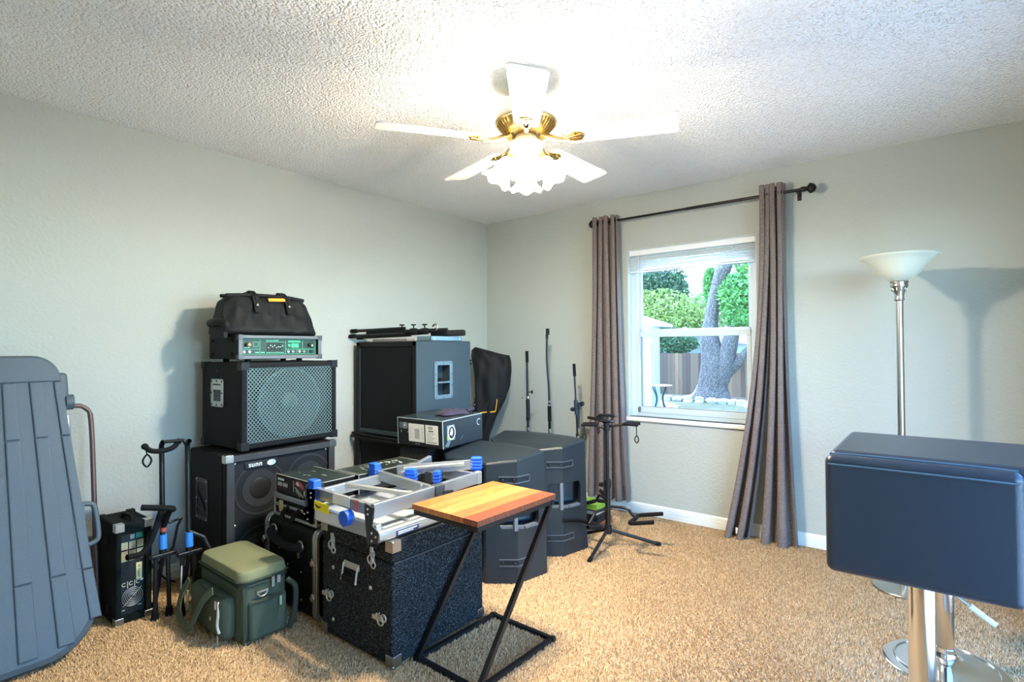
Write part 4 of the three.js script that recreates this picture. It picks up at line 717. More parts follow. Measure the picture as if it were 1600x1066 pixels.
// ================================================================ FOLDED ALUMINIUM LADDER
{
  const y0 = 0.502;
  const c = thing('folding_ladder', 'folded aluminium step ladder with blue plastic feet lying on the trunk', 'ladder', [1.36, y0, 2.2]);
  const X0 = -0.25, X1 = 0.27, Z1 = 0.33, Z0 = -0.32; // lower platform
  part('platform_rail', xf(ex(roundRect(-0.02, -0.02, 0.022, 0.024, 0.014), Z1 - Z0, 0.001), { p: [X1 - 0.02, 0.021, Z0] }), mAlu, c);
  part('platform_rail', xf(ex(roundRect(-0.02, -0.02, 0.022, 0.024, 0.014), Z1 - Z0, 0.001), { p: [X0 + 0.02, 0.021, Z0] }), mAlu, c);
  const fr = part('end_rail', bb(X0 + 0.03, 0.004, Z1 - 0.035, X1 - 0.03, 0.062, Z1 - 0.008, 0.004), mAlu, c);
  part('paper_label', bb(X0 + 0.06, 0.01, Z1 - 0.009, X0 + 0.27, 0.056, Z1 - 0.007), S(0xcfd2d0, 0.6), fr);
  for (let k = 0; k < 4; k++) part('tread', bb(X0 + 0.04, 0.03, Z1 - 0.06 - k * 0.14 - 0.115, X1 - 0.05, 0.036, Z1 - 0.06 - k * 0.14, 0.002), S(0x8d9494, 0.75, bump(txFine, 0.0015)), c);
  part('tread_bar', [0, 1, 2, 3].map((k) => bb(X0 + 0.03, 0.03, Z1 - 0.06 - k * 0.14 - 0.137, X1 - 0.04, 0.042, Z1 - 0.06 - k * 0.14 - 0.118, 0.002)), mAlu, c);
  part('maker_label', bb(X1 + 0.0015, 0.01, 0.13, X1 + 0.0035, 0.03, 0.25, 0.001), S(0x2a2d5a, 0.5), c, 'dark blue maker label');
  part('label_lettering', [bb(X1 + 0.003, 0.021, 0.14, X1 + 0.004, 0.026, 0.24), bb(X1 + 0.003, 0.014, 0.16, X1 + 0.004, 0.018, 0.24)], S(0xdfe2ea, 0.5), c);
  // hinge brackets front corners
  const br = [[-0.03, -0.02], [0.035, -0.005], [0.04, 0.04], [0.0, 0.06], [0.012, 0.13], [-0.05, 0.14], [-0.045, 0.07]];
  for (const [x, s] of [[X1 - 0.045, 1], [X0 + 0.02, -1]]) { const h = part('hinge_bracket', xf(ex(br, 0.006, 0.0015), { p: [x, 0.004, Z1 - 0.004], s: [s, 1, 1] }), S(0x3c3f41, 0.45, { metalness: 0.5 }), c); for (const [a, b] of [[0, 0.0], [0.025, 0.02], [0, 0.03], [-0.025, 0.1], [-0.025, 0.12]]) part('rivet', ball(0.005, x + s * a, 0.004 + b, Z1 + 0.003, 8), mAlu, h); }
  part('hinge_bracket', [xf(ex(br, 0.006, 0.0015), { r: [0, Math.PI / 2, 0], p: [X1 + 0.002, 0.0, -0.06] })], S(0x3c3f41, 0.45, { metalness: 0.5 }), c);
  part('hinge_bracket', bb(X0 - 0.01, 0.03, Z1 - 0.09, X0 + 0.005, 0.15, Z1, 0.004), S(0x3c3f41, 0.45, { metalness: 0.5 }), c);
  // upper frame A
  const ya = 0.12, ra = (a, b, h = 0.046) => bar(a, b, 0.022, h, [0, 1, 0], 0.003);
  const A = { x0: -0.22, x1: 0.2, z0: -0.03, z1: 0.3 };
  const f1 = part('leg_rail', ra([A.x0 - 0.01, ya, A.z1], [A.x1, ya - 0.01, A.z1]), mAlu, c);
  part('warning_label', [bb(A.x0 + 0.15, ya - 0.02, A.z1 + 0.0105, A.x0 + 0.27, ya + 0.022, A.z1 + 0.0125)], S(0xe2e2dc, 0.6), f1);
  part('red_label', bb(A.x0 + 0.3, ya - 0.03, A.z1 + 0.0105, A.x0 + 0.33, ya + 0.018, A.z1 + 0.0128), S(0xb4665c, 0.6), f1);
  part('leg_rail', ra([A.x1, ya - 0.01, A.z1 + 0.01], [A.x1, ya - 0.005, A.z0 - 0.02], 0.06), mAlu, c);
  part('leg_rail', ra([A.x0 + 0.03, ya - 0.005, A.z1 - 0.02], [A.x0 + 0.03, ya, A.z0]), mAlu, c);
  const f2 = part('leg_rail', ra([A.x0, ya + 0.02, A.z0], [A.x1 + 0.01, ya - 0.005, A.z0 - 0.005]), mAlu, c);
  part('corner_bracket', bb(A.x1 - 0.02, ya - 0.04, A.z0 - 0.05, A.x1 + 0.018, ya + 0.026, A.z0 + 0.008, 0.004), S(0x3c3f41, 0.45), c);
  part('brace_rod', [rod([A.x0 + 0.06, ya + 0.01, 0.16], [A.x1 - 0.06, ya - 0.02, 0.0], 0.011)], mSteel, c);
  part('brace_rod', rod([A.x1 - 0.055, ya - 0.02, 0.005], [A.x1 - 0.055, ya + 0.03, 0.0], 0.006), mSteel, c);
  for (const [x, y, z] of [[A.x0 + 0.044, ya + 0.01, 0.16], [A.x0 + 0.044, ya - 0.005, 0.24]]) part('pivot_bolt', [cy(0.013, 0.006, x, y, z, 'x'), cy(0.008, 0.012, x, y, z, 'x')], mSteel, c);
  const foot = (x, y, z, w = 0.05, h = 0.075, ry = 0) => { const g = part('foot', xf(bb(-w / 2, -h / 2, -0.02, w / 2, h / 2, 0.02, 0.006), { r: [0, ry, 0], p: [x, y, z] }), mBlue, c, 'blue plastic ladder foot'); part('foot_tread', [0, 1, 2, 3].map((k) => xf(bb(-w / 2 - 0.003, -h / 2 + 0.01 + k * 0.016, -0.022, w / 2 + 0.003, -h / 2 + 0.018 + k * 0.016, 0.022, 0.002), { r: [0, ry, 0], p: [x, y, z] })), mBlue, g); };
  foot(A.x0 - 0.01, ya + 0.005, A.z1, 0.05, 0.1); foot(A.x0 - 0.005, ya + 0.03, A.z0, 0.05, 0.09);
  part('spreader_hub', xf(cy(0.034, 0.034, 0, 0, 0, 'z', 0.034, 8), { p: [A.x0 + 0.27, 0.06, Z1 - 0.004] }), mBlue, c, 'blue octagonal plastic hub');
  part('maker_plate', xf(bb(-0.075, -0.02, -0.002, 0.075, 0.02, 0.002, 0.002), { r: [0, 0, -0.06], p: [A.x0 + 0.07, 0.075, Z1 - 0.002] }), mYellow, c, 'yellow printed plate');
  part('plate_print', tube([[A.x0 + 0.05, 0.078, Z1 + 0.001], [A.x0 + 0.07, 0.07, Z1 + 0.001], [A.x0 + 0.09, 0.077, Z1 + 0.001]], 0.003, 10), mDark, c);
  // upper frame B, beyond
  part('leg_rail', ra([A.x1 - 0.005, ya, A.z0 - 0.05], [A.x1 - 0.02, ya, -0.33], 0.056), mAlu, c);
  part('leg_rail', ra([A.x0 + 0.1, ya + 0.005, A.z0 - 0.07], [A.x0 + 0.02, ya + 0.035, -0.38], 0.05), mAlu, c);
  part('leg_rail', ra([A.x0 + 0.02, ya + 0.02, A.z0 - 0.12], [A.x1 - 0.08, ya + 0.05, -0.39], 0.05), mAlu, c);
  part('leg_rail', ra([A.x1 - 0.04, ya, -0.33], [A.x0 + 0.15, ya - 0.01, -0.34], 0.05), mAlu, c);
  part('brace_rod', rod([A.x0 + 0.06, ya + 0.03, -0.16], [A.x1 - 0.12, ya + 0.055, -0.35], 0.01), mSteel, c);
  foot(A.x1 - 0.08, ya + 0.052, -0.4, 0.05, 0.07, 0.6); foot(A.x0 + 0.16, ya + 0.01, -0.12, 0.05, 0.085, 0.5); foot(A.x0 + 0.24, ya - 0.005, -0.22, 0.03, 0.08, 0.5);
  part('end_cap', bb(A.x1 - 0.036, ya - 0.03, -0.36, A.x1 - 0.006, ya + 0.03, -0.325, 0.004), S(0x7a7c74, 0.5), c);
  part('spreader_plate', bb(A.x0 + 0.15, ya - 0.03, -0.3, A.x0 + 0.2, ya + 0.02, -0.22, 0.003), S(0x3c3f41, 0.5), c);
  part('step_stop', bb(0.05, 0.045, -0.1, 0.12, 0.085, -0.06, 0.006), mBlue, c);
}
// ================================================================ BLACK CASES AND BOXES BESIDE THE TRUNK
{
  const c = thing('rack_case', 'black hard rack case with aluminium edge trim between bag and trunk', 'equipment case', [0.865, 0, 2.24]);
  const hx = 0.235, hz = 0.225, H = 0.43;
  part('shell', bb(-hx + 0.012, 0.01, -hz, hx - 0.012, H - 0.006, hz, 0.03, 4), mVinyl, c);
  for (const s of [-1, 1]) {
    const o = roundRect(-hz - 0.006, 0.004, hz + 0.006, H, 0.045, 8), i = roundRect(-hz + 0.01, 0.02, hz - 0.01, H - 0.016, 0.035, 8);
    part('edge_trim', [0, 0.02].map((k) => xf(ex(o, 0.017, 0.003, [i]), { r: [0, Math.PI / 2, 0], p: [s > 0 ? hx - 0.037 + k : -hx + k, 0, 0] })), mAlu, c, 'double aluminium edge trim');
  }
  for (const [x, y] of [[-hx + 0.01, 0.3], [hx - 0.02, 0.28], [hx - 0.02, 0.12]]) part('latch', [bc(0.03, 0.04, 0.006, x, y, hz + 0.01, 0.003), ring(0.013, 0.004, x, y, hz + 0.016, 'z', 16), bc(0.01, 0.03, 0.01, x, y + 0.006, hz + 0.017, 0.003)], mNickel, c);
  const h = part('carry_handle', [tube([[-0.11, 0.385, hz + 0.006], [-0.1, 0.37, hz + 0.045], [0.02, 0.345, hz + 0.055], [0.11, 0.34, hz + 0.045], [0.13, 0.345, hz + 0.006]], 0.02, 28)], mRubber, c);
  for (const x of [-0.115, 0.12]) part('handle_end', ring(0.023, 0.005, x, 0.375 - (x + 0.115) * 0.15, hz + 0.02, 'z', 16), mNickel, h);
  for (const [x, y] of [[-0.1, 0.31], [0.07, 0.3]]) { const q = part('recessed_clasp', bb(x - 0.05, y - 0.018, hz - 0.002, x + 0.05, y + 0.018, hz + 0.028, 0.006), mBlackPlastic, c); part('clasp_edge', bb(x + 0.036, y - 0.014, hz + 0.022, x + 0.052, y + 0.012, hz + 0.031, 0.002), mNickel, q); }
  part('lid_seam', bb(-hx + 0.02, 0.228, hz - 0.002, hx - 0.02, 0.236, hz + 0.004), mBlackMetal, c);
  for (const [x, y] of [[-0.14, 0.225], [-0.02, 0.22], [0.1, 0.21], [0.1, 0.08], [-0.05, 0.06]]) part('screw', ball(0.005, x, y, hz + 0.002, 8), mNickel, c);
}
{
  const c = thing('briefcase', 'black briefcase with aluminium frame lying on the rack case', 'briefcase', [0.89, 0.432, 2.26]);
  const hx = 0.19, hz = 0.2, H = 0.115;
  part('shell', bb(-hx + 0.006, 0.004, -hz + 0.006, hx - 0.006, H - 0.004, hz - 0.006, 0.006), mTolex, c);
  part('frame', [0.004, 0.052, H - 0.026].map((y, k) => bb(-hx, y, hz - 0.016, hx, y + (k === 2 ? 0.024 : 0.014), hz + (k === 2 ? 0.003 : 0.001), 0.004)).concat([0.004, 0.052, H - 0.026].map((y, k) => bb(hx - 0.012, y, -hz, hx + 0.001, y + (k === 2 ? 0.024 : 0.014), hz, 0.004)), [bb(-hx, 0.004, hz - 0.012, -hx + 0.014, H - 0.004, hz + 0.001, 0.004), bb(hx - 0.014, 0.004, hz - 0.012, hx, H - 0.004, hz + 0.001, 0.004)]), mAlu, c);
  for (const x of [-0.11, 0.12]) part('clasp', [bb(x - 0.016, 0.03, hz, x + 0.016, 0.085, hz + 0.008, 0.003), bb(x - 0.01, 0.05, hz + 0.006, x + 0.01, 0.082, hz + 0.014, 0.003)], S(0xd4cba8, 0.3, { metalness: 0.8 }), c);
  part('handle', tube([[-0.05, 0.062, hz], [-0.05, 0.04, hz + 0.03], [-0.03, 0.012, hz + 0.036], [0.03, 0.012, hz + 0.036], [0.05, 0.04, hz + 0.03], [0.05, 0.062, hz]], 0.01, 30), mRubber, c);
}
{
  const mk = (name, label, pos, w, h, d, ry, prints) => { const c = thing(name, label, 'box', pos, ry); part('carton', bb(-w / 2, 0, -d / 2, w / 2, h, d / 2, 0.003), Q(0x0c0f10, 0.45, 0.6), c);
    const e = 0.0022, X = w / 2, Z = d / 2; part('worn_edge', [bb(-X, h - e, Z - e, X, h + 0.0008, Z + 0.0008), bb(X - e, h - e, -Z, X + 0.0008, h + 0.0008, Z), bb(X - e, 0, Z - e, X + 0.0008, h, Z + 0.0008), bb(-X - 0.0008, 0, Z - e, -X + e, h, Z + 0.0008), bb(-X, h - e, -Z - 0.0008, X, h + 0.0008, -Z + e)], S(0xa7a79c, 0.7), c); prints(c, w, h, d); return c; };
  mk('pedal_box', 'black printed product box with reddish picture on the briefcase', [0.895, 0.549, 2.35], 0.36, 0.09, 0.21, 0, (c, w, h, d) => {
    part('front_print', sheet(w - 0.006, h - 0.006, { p: [0, h / 2, d / 2 + 0.0009] }), S(0xffffff, 0.5, { map: canvasTex(1024, 250, (x, W, H) => { x.fillStyle = '#101214'; x.fillRect(0, 0, W, H); x.fillStyle = '#e8ebea'; x.fillRect(40, 40, 170, 34); x.fillStyle = '#101214'; for (let k = 1; k < 7; k++) x.fillRect(40 + k * 24, 46, 4, 22); x.fillStyle = '#cfd4d3'; for (let k = 0; k < 8; k++) x.fillRect(44 + k * 32 + (k > 3 ? 16 : 0), 100, 20, 56); x.fillStyle = '#7a2b33'; x.fillRect(44, 178, 240, 8); x.fillStyle = '#b9bdbc'; x.fillRect(455, 30, 16, 160); x.fillStyle = '#a54d58'; x.beginPath(); x.ellipse(620, 80, 110, 55, 0.2, 0, 7); x.fill(); x.fillStyle = '#d8c6c8'; x.beginPath(); x.ellipse(570, 70, 45, 28, 0.5, 0, 7); x.fill(); x.fillStyle = '#2c2b33'; x.beginPath(); x.ellipse(600, 130, 90, 34, 0.3, 0, 7); x.fill(); x.strokeStyle = '#d9dcda'; x.lineWidth = 12; x.beginPath(); x.moveTo(500, 120); x.lineTo(720, 235); x.moveTo(520, 160); x.lineTo(640, 235); x.stroke(); x.fillStyle = '#c9c2b8'; x.beginPath(); x.ellipse(760, 170, 36, 46, 0, 0, 7); x.fill(); x.fillStyle = '#b8a898'; x.beginPath(); x.ellipse(905, 75, 30, 36, 0, 0, 7); x.fill(); x.fillRect(898, 105, 14, 40); }) }), c);
    part('top_print', sheet(w - 0.02, d - 0.02, { r: [-Math.PI / 2, 0, 0], p: [0, h + 0.0009, 0] }), S(0xffffff, 0.45, { map: canvasTex(512, 300, (x, W, H) => { x.fillStyle = '#16211d'; x.fillRect(0, 0, W, H); x.fillStyle = '#9aa79f'; for (const [a, b, e, g] of [[90, 180, 14, 14], [200, 210, 26, 10], [230, 195, 40, 8], [120, 90, 60, 6], [300, 120, 70, 6]]) x.fillRect(a, b, e, g); }) }), c);
  });
  mk('product_box', 'long dark green-black product box with pale lettering lying behind the ladder', [1.0, 0.549, 2.03], 0.2, 0.095, 0.42, 0.0, (c, w, h, d) => {
    part('top_print', sheet(w - 0.01, d - 0.01, { r: [-Math.PI / 2, 0, 0], p: [0, h + 0.0009, 0] }), S(0xffffff, 0.45, { map: canvasTex(400, 840, (x, W, H) => { x.fillStyle = '#142019'; x.fillRect(0, 0, W, H); x.strokeStyle = '#8d9488'; x.lineWidth = 4; x.strokeRect(20, 20, W - 40, H - 40); x.fillStyle = '#c4c6b4'; const r = rng(12); for (let k = 0; k < 34; k++) x.fillRect(60 + r() * 240, 120 + r() * 560, 10 + r() * 50, 7 + r() * 12); x.strokeStyle = '#b4b8a8'; x.beginPath(); x.moveTo(80, 250); x.lineTo(150, 600); x.moveTo(110, 240); x.lineTo(180, 590); x.stroke(); }) }), c);
    part('side_print', sheet(d - 0.01, h - 0.01, { r: [0, Math.PI / 2, 0], p: [w / 2 + 0.0009, h / 2, 0] }), S(0xffffff, 0.5, { map: canvasTex(840, 190, (x, W, H) => { x.fillStyle = '#15181b'; x.fillRect(0, 0, W, H); x.fillStyle = '#d0a428'; x.fillRect(70, 60, 50, 90); x.fillStyle = '#a9a39a'; x.fillRect(30, 50, 28, 100); x.fillRect(135, 60, 16, 80); x.fillStyle = '#b5675f'; x.fillRect(540, 40, 90, 90); x.fillStyle = '#e2dfd8'; x.beginPath(); x.arc(600, 85, 34, 0, 7); x.fill(); x.fillStyle = '#3a3335'; x.beginPath(); x.arc(600, 85, 20, 0, 7); x.fill(); x.fillStyle = '#cfcfc8'; x.fillRect(770, 30, 36, 110); }) }), c);
  });
}
// ================================================================ GREEN BAG
{
  const c = thing('camera_bag', 'olive green soft cooler-style bag with zip lid and carry straps', 'bag', [0.80, 0, 2.663], -0.02);
  const hx = 0.215, hz = 0.105, H = 0.275;
  const block = (x0, x1, y0, y1, z0, z1, bulge, n = 10) => { // soft box with bulging faces
    const g = new RoundedBoxGeometry(x1 - x0, y1 - y0, z1 - z0, 6, Math.min(0.035, (z1 - z0) / 2.2, (x1 - x0) / 2.2, (y1 - y0) / 2.2)), p = g.attributes.position, W = (x1 - x0) / 2, Hh = (y1 - y0) / 2, D = (z1 - z0) / 2;
    for (let i = 0; i < p.count; i++) { const x = p.getX(i), y = p.getY(i), z = p.getZ(i), fx = 1 - (x / W) ** 2, fy = 1 - (y / Hh) ** 2, fz = 1 - (z / D) ** 2; p.setXYZ(i, x + Math.sign(x) * bulge * fy * fz, y, z + Math.sign(z) * bulge * fx * fy); }
    g.computeVertexNormals(); return g.translate((x0 + x1) / 2, (y0 + y1) / 2, (z0 + z1) / 2);
  };
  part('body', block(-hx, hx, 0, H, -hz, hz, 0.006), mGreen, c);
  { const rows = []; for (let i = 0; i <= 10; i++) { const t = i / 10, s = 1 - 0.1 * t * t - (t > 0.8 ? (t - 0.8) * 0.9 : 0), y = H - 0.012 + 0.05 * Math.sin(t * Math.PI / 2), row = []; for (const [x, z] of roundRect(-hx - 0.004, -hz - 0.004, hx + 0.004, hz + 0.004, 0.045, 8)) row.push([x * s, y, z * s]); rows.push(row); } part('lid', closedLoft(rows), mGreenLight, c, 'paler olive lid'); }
  part('zip', tube(roundRect(-hx - 0.006, -hz - 0.006, hx + 0.006, hz + 0.006, 0.05, 6).map(([x, z]) => [x, H - 0.008, z]), 0.006, 120, true), mGreenDark, c);
  part('zip', tube(roundRect(-hx - 0.004, -hz - 0.004, hx + 0.004, hz + 0.004, 0.05, 6).map(([x, z]) => [x, H - 0.026, z]), 0.005, 120, true), mGreenDark, c);
  part('corner_piping', tube([[hx + 0.004, 0.01, hz - 0.012], [hx + 0.009, 0.1, hz - 0.008], [hx + 0.009, 0.2, hz - 0.008], [hx + 0.0, H - 0.03, hz - 0.01]], 0.005, 24), mGreenDark, c);
  const fp = part('front_pocket', block(-hx + 0.03, hx - 0.05, 0.02, H - 0.075, hz - 0.02, hz + 0.055, 0.004), mGreen, c);
  part('pocket_zip', tube([[-0.13, 0.2, hz + 0.03], [-0.05, 0.203, hz + 0.04], [0.06, 0.203, hz + 0.04], [0.14, 0.195, hz + 0.03]], 0.005, 24), mGreenDark, fp);
  part('open_zip', tube([[0.12, 0.185, hz + 0.05], [0.135, 0.14, hz + 0.058], [0.132, 0.09, hz + 0.06], [0.142, 0.06, hz + 0.056]], 0.006, 20), S(0xc9c9b8, 0.5), fp);
  part('logo_button', xf(ball(0.008, 0, 0, 0), { s: [1, 1.2, 0.4], p: [0.06, 0.1, hz + 0.06] }), mSteel, fp);
  for (const [x, y] of [[0.142, 0.05], [0.12, 0.19]]) part('zip_pull', bc(0.012, 0.035, 0.004, x, y - 0.015, hz + 0.064, 0.0015), mSteel, fp);
  const sp = part('side_pocket', block(hx - 0.015, hx + 0.022, 0.015, 0.185, -hz + 0.015, hz - 0.03, 0.003), mGreen, c);
  part('pocket_zip', tube([[hx + 0.022, 0.178, hz - 0.04], [hx + 0.027, 0.18, 0], [hx + 0.022, 0.178, -hz + 0.025]], 0.005, 16), mGreenDark, sp);
  part('zip_pull', bc(0.004, 0.04, 0.01, hx + 0.03, 0.155, -0.055, 0.0015), S(0x9aa694, 0.5), sp);
  part('strap_ring', [xf(new THREE.TorusGeometry(0.022, 0.0035, 8, 24, Math.PI), { r: [0, Math.PI / 2, Math.PI], p: [hx + 0.018, 0.218, 0.02] }), bar([hx + 0.018, 0.218, -0.004], [hx + 0.018, 0.218, 0.044], 0.007, 0.007)], mSteel, c, 'steel D ring');
  part('zip_pull', [bc(0.004, 0.045, 0.014, hx + 0.012, 0.24, -0.03, 0.002), bc(0.004, 0.032, 0.016, hx + 0.014, 0.245, -0.055, 0.003)], mSteel, c);
  // carry straps drooping over the front
  const strap = (pts) => { const gs = []; const cv = new THREE.CatmullRomCurve3(pts.map((p) => V3(...p))), n = 26; for (let i = 0; i < n; i++) { const a = cv.getPoint(i / n), b = cv.getPoint((i + 1.06) / n > 1 ? 1 : (i + 1.06) / n); gs.push(bar(a.toArray(), b.toArray(), 0.036, 0.005, [0, 0.35, 1])); } return gs; };
  part('carry_strap', strap([[-0.17, 0.21, hz + 0.06], [-0.185, 0.15, hz + 0.085], [-0.18, 0.08, hz + 0.1], [-0.13, 0.045, hz + 0.105], [-0.05, 0.045, hz + 0.105], [-0.01, 0.1, hz + 0.095], [0.02, 0.17, hz + 0.075], [0.06, 0.215, hz + 0.05]]), S(0x4a5844, 0.75, bump(txWeave, 0.0004)), c);
  part('strap_patch', bc(0.012, 0.09, 0.01, -0.165, 0.12, hz + 0.068, 0.004), S(0x8a8a72, 0.7), c);
  part('shoulder_strap', tube([[hx + 0.01, 0.23, -hz + 0.01], [hx + 0.045, 0.2, -hz - 0.01], [hx + 0.05, 0.1, -hz - 0.005], [hx + 0.03, 0.02, -hz + 0.01]], 0.012, 24), mGreenDark, c);
}
// ================================================================ FOLDED GUITAR STANDS (two)
function foldedStand(label, pos, turn, flip) {
  const c = thing('guitar_stand', label, 'guitar stand', pos, turn);
  // +x local = away from wall
  part('main_tube', [...pipe([[0, 0.3, 0], [-0.03, 0.72, -0.005], [-0.028, 0.775, -0.003]], 0.0115), tube([[-0.028, 0.77, -0.003], [-0.02, 0.805, 0.0], [0.0, 0.825, 0.0]], 0.0115, 12)], mBlackMetal, c);
  part('sleeve', rod([0.004, 0.318, 0], [0, 0.385, 0], 0.018), S(0x2f7fd0, 0.4), c, 'bright blue sleeve');
  part('leg_hub', [bc(0.03, 0.02, 0.11, 0.006, 0.29, 0.0, 0.006), cy(0.016, 0.05, 0.004, 0.3, 0)], mBlackMetal, c);
  for (const [dz, fx, fz] of [[0.03, 0.02, 0.038], [-0.02, 0.02, -0.022], [0.0, -0.07, 0.01]]) { const l = part('leg', rod([0.004, 0.285, dz], [fx, 0.03, fz], 0.0095), mBlackMetal, c); part('rubber_foot', rod([fx, 0.045, fz], [fx + 0.003, 0.0, fz + 0.002], 0.014, 0.0175), mRubber, l); }
  if (!flip) {
    part('lower_arm', tube([[0.005, 0.42, 0.0], [0.05, 0.5, -0.01], [0.075, 0.515, -0.02], [0.06, 0.53, 0.04], [0.05, 0.545, 0.105]], 0.0135, 30), mRubber, c);
    part('lower_arm', tube([[0.01, 0.5, 0.01], [0.03, 0.43, 0.04], [0.03, 0.36, 0.07], [0.035, 0.33, 0.1], [0.05, 0.335, 0.16]], 0.0135, 30), mRubber, c);
    part('yoke', [tube([[0.0, 0.815, -0.065], [0.012, 0.795, -0.04], [0.012, 0.785, 0.0], [0.012, 0.79, 0.05], [0.0, 0.81, 0.075]], 0.012, 24), ball(0.015, 0, 0.818, -0.066), ball(0.015, 0, 0.813, 0.076)], mRubber, c);
    part('lock_strap', [rod([0, 0.815, 0.075], [0.004, 0.775, 0.068], 0.003), tube([[0.004, 0.775, 0.068], [0.004, 0.745, 0.05], [0.004, 0.718, 0.068], [0.004, 0.745, 0.086]], 0.004, 24, true)], mRubber, c);
    part('warning_tag', rod([0.008, 0.4, 0.0], [0.004, 0.44, 0.0], 0.014), S(0x9a4a44, 0.6), c);
    part('hinge_arm', pipe([[-0.01, 0.43, -0.03], [-0.02, 0.44, -0.09], [-0.03, 0.4, -0.075], [-0.04, 0.3, -0.06], [-0.06, 0.23, 0.0], [-0.08, 0.215, 0.06]], 0.006), mBlackMetal, c);
  } else {
    part('top_bar', pipe([[-0.028, 0.79, -0.003], [-0.04, 0.825, 0.01], [-0.06, 0.825, 0.09]], 0.008), mBlackMetal, c);
    part('lower_arm', pipe([[0.0, 0.39, 0.0], [0.02, 0.35, -0.06], [0.05, 0.26, -0.09]], 0.009), mBlackMetal, c);
    part('leg_lettering', bar([0.0205, 0.24, 0.039], [0.03, 0.08, 0.046], 0.004, 0.008), S(0xc9cbca, 0.6), c);
  }
  return c;
}
foldedStand('folded black guitar stand with padded arms and blue sleeve by the wall', [0.43, 0, 2.865], 0.0, false);
foldedStand('slim folded black guitar stand with blue sleeve against the tall cabinet', [0.495, 0, 2.775], 0.0, true);
single('floor_cable', tube([[0.03, 0.1, 2.9], [0.05, 0.11, 2.85], [0.02, 0.12, 2.78], [0.05, 0.03, 2.72], [0.08, 0.008, 2.68]], 0.004, 30), mRubber, 'thin black cable along the baseboard behind the guitar stands', 'cable');

// ================================================================ AMP ON ITS SIDE
{
  const c = thing('rack_amplifier', 'black carpeted power amplifier standing on end, with taped handwritten label', 'amplifier', [0.262, 0, 2.97], 0.01);
  const hx = 0.13, hz = 0.074, H = 0.462;
  part('body', cut(bb(-hx, 0.004, -hz, hx, H, hz, 0.012), bb(hx - 0.03, 0.035, -hz + 0.025, hx + 0.05, H - 0.05, hz - 0.022)), Q(0x0c1614, 0.85, 0.4, bump(txFine, 0.0014)), c);
  const PW = 2 * hz - 0.047, PH = H - 0.085;
  const fp = part('rear_panel', sheet(PW, PH, { r: [0, Math.PI / 2, 0], p: [hx - 0.0285, 0.035 + PH / 2, 0.0015 - 0.0] }), S(0xffffff, 0.5, { map: canvasTex(256, 960, (x, w, h) => {
    x.fillStyle = '#0d1110'; x.fillRect(0, 0, w, h); x.fillStyle = '#b9b48f'; for (let r = 0; r < 2; r++) for (let k = 0; k < 3; k++) { x.fillRect(20 + k * 80, 110 + r * 105, 66, r ? 120 : 88); } x.fillStyle = '#4a4838'; for (let r = 0; r < 12; r++) for (let k = 0; k < 3; k++) x.fillRect(26 + k * 80, 122 + r * 18, 52, 5);
    x.fillStyle = '#2d8f6a'; x.fillRect(170, 20, 74, 66); x.fillStyle = '#9aa09a'; x.fillRect(110, 30, 44, 52); x.fillStyle = '#d8d4c0'; x.font = 'bold 60px serif'; for (let k = 0; k < 3; k++) { x.lineWidth = 7; x.strokeStyle = '#d8d4c0'; x.beginPath(); x.arc(50 + k * 72, 606, 20, 0.8, 5.5); x.stroke(); } x.fillRect(83, 575, 6, 80); x.fillRect(155, 575, 6, 80); x.fillRect(215, 580, 30, 24); x.fillRect(30, 900, 30, 8); x.fillRect(190, 880, 40, 10);
  }) }), c);
  const px = hx - 0.027;
  for (let k = 0; k < 4; k++) for (let r = 0; r < 3; r++) part('vent_slot', bb(px, 0.245 - r * 0.03, 0.012 + k * 0.009, px + 0.002, 0.27 - r * 0.03, 0.017 + k * 0.009), mDark, fp);
  const fan = part('fan_guard', [0.012, 0.02, 0.028, 0.036, 0.044].map((r) => ring(r * 0.95, 0.0014, px + 0.003, 0.112, 0.0, 'x', 28)).concat([rod([px + 0.003, 0.075, 0.037], [px + 0.003, 0.15, -0.037], 0.0016)]), mSteel, c, 'steel ring fan guard');
  part('tape_label', sheet(0.024, 0.078, { r: [0, Math.PI / 2, 0], p: [px + 0.004, 0.225, -0.026] }), S(0xffffff, 0.7, { map: canvasTex(96, 312, (x, w, h) => { x.fillStyle = '#d9cf92'; x.fillRect(0, 0, w, h); x.save(); x.translate(w / 2, h / 2); x.rotate(Math.PI / 2); x.fillStyle = '#2b2a22'; x.font = 'bold 52px sans-serif'; x.textAlign = 'center'; x.textBaseline = 'middle'; x.fillText('RK Power', 0, 2); x.restore(); }) }), c);
  for (const [x, y] of [[0.03, 0.38], [0.05, 0.07]]) part('foot', xf(ball(0.02, 0, 0, 0), { s: [1, 1, 0.6], p: [x, y, hz + 0.004] }), mRubber, c);
  for (const s of [1, -1]) { part('corner_cap', cornerCap(hx + 0.001, H, s * hz, 1, 1, s, 0.034), mNickel, c); part('corner_cap', cornerCap(hx + 0.001, 0.004, s * hz, 1, -1, s, 0.032), mNickel, c); part('corner_cap', cornerCap(-hx, H, s * hz, -1, 1, s, 0.03), mVinyl, c); }
  part('handle', [tube([[-0.02, H, 0.0], [-0.015, H + 0.014, 0.0], [0.03, H + 0.018, 0.0], [0.085, H + 0.018, 0], [0.1, H, 0.0]], 0.009, 24), xf(cy(0.014, 0.006, 0, 0, 0), { p: [-0.02, H + 0.002, 0] }), xf(cy(0.014, 0.006, 0, 0, 0), { p: [0.1, H + 0.002, 0] })], mRubber, c);
}
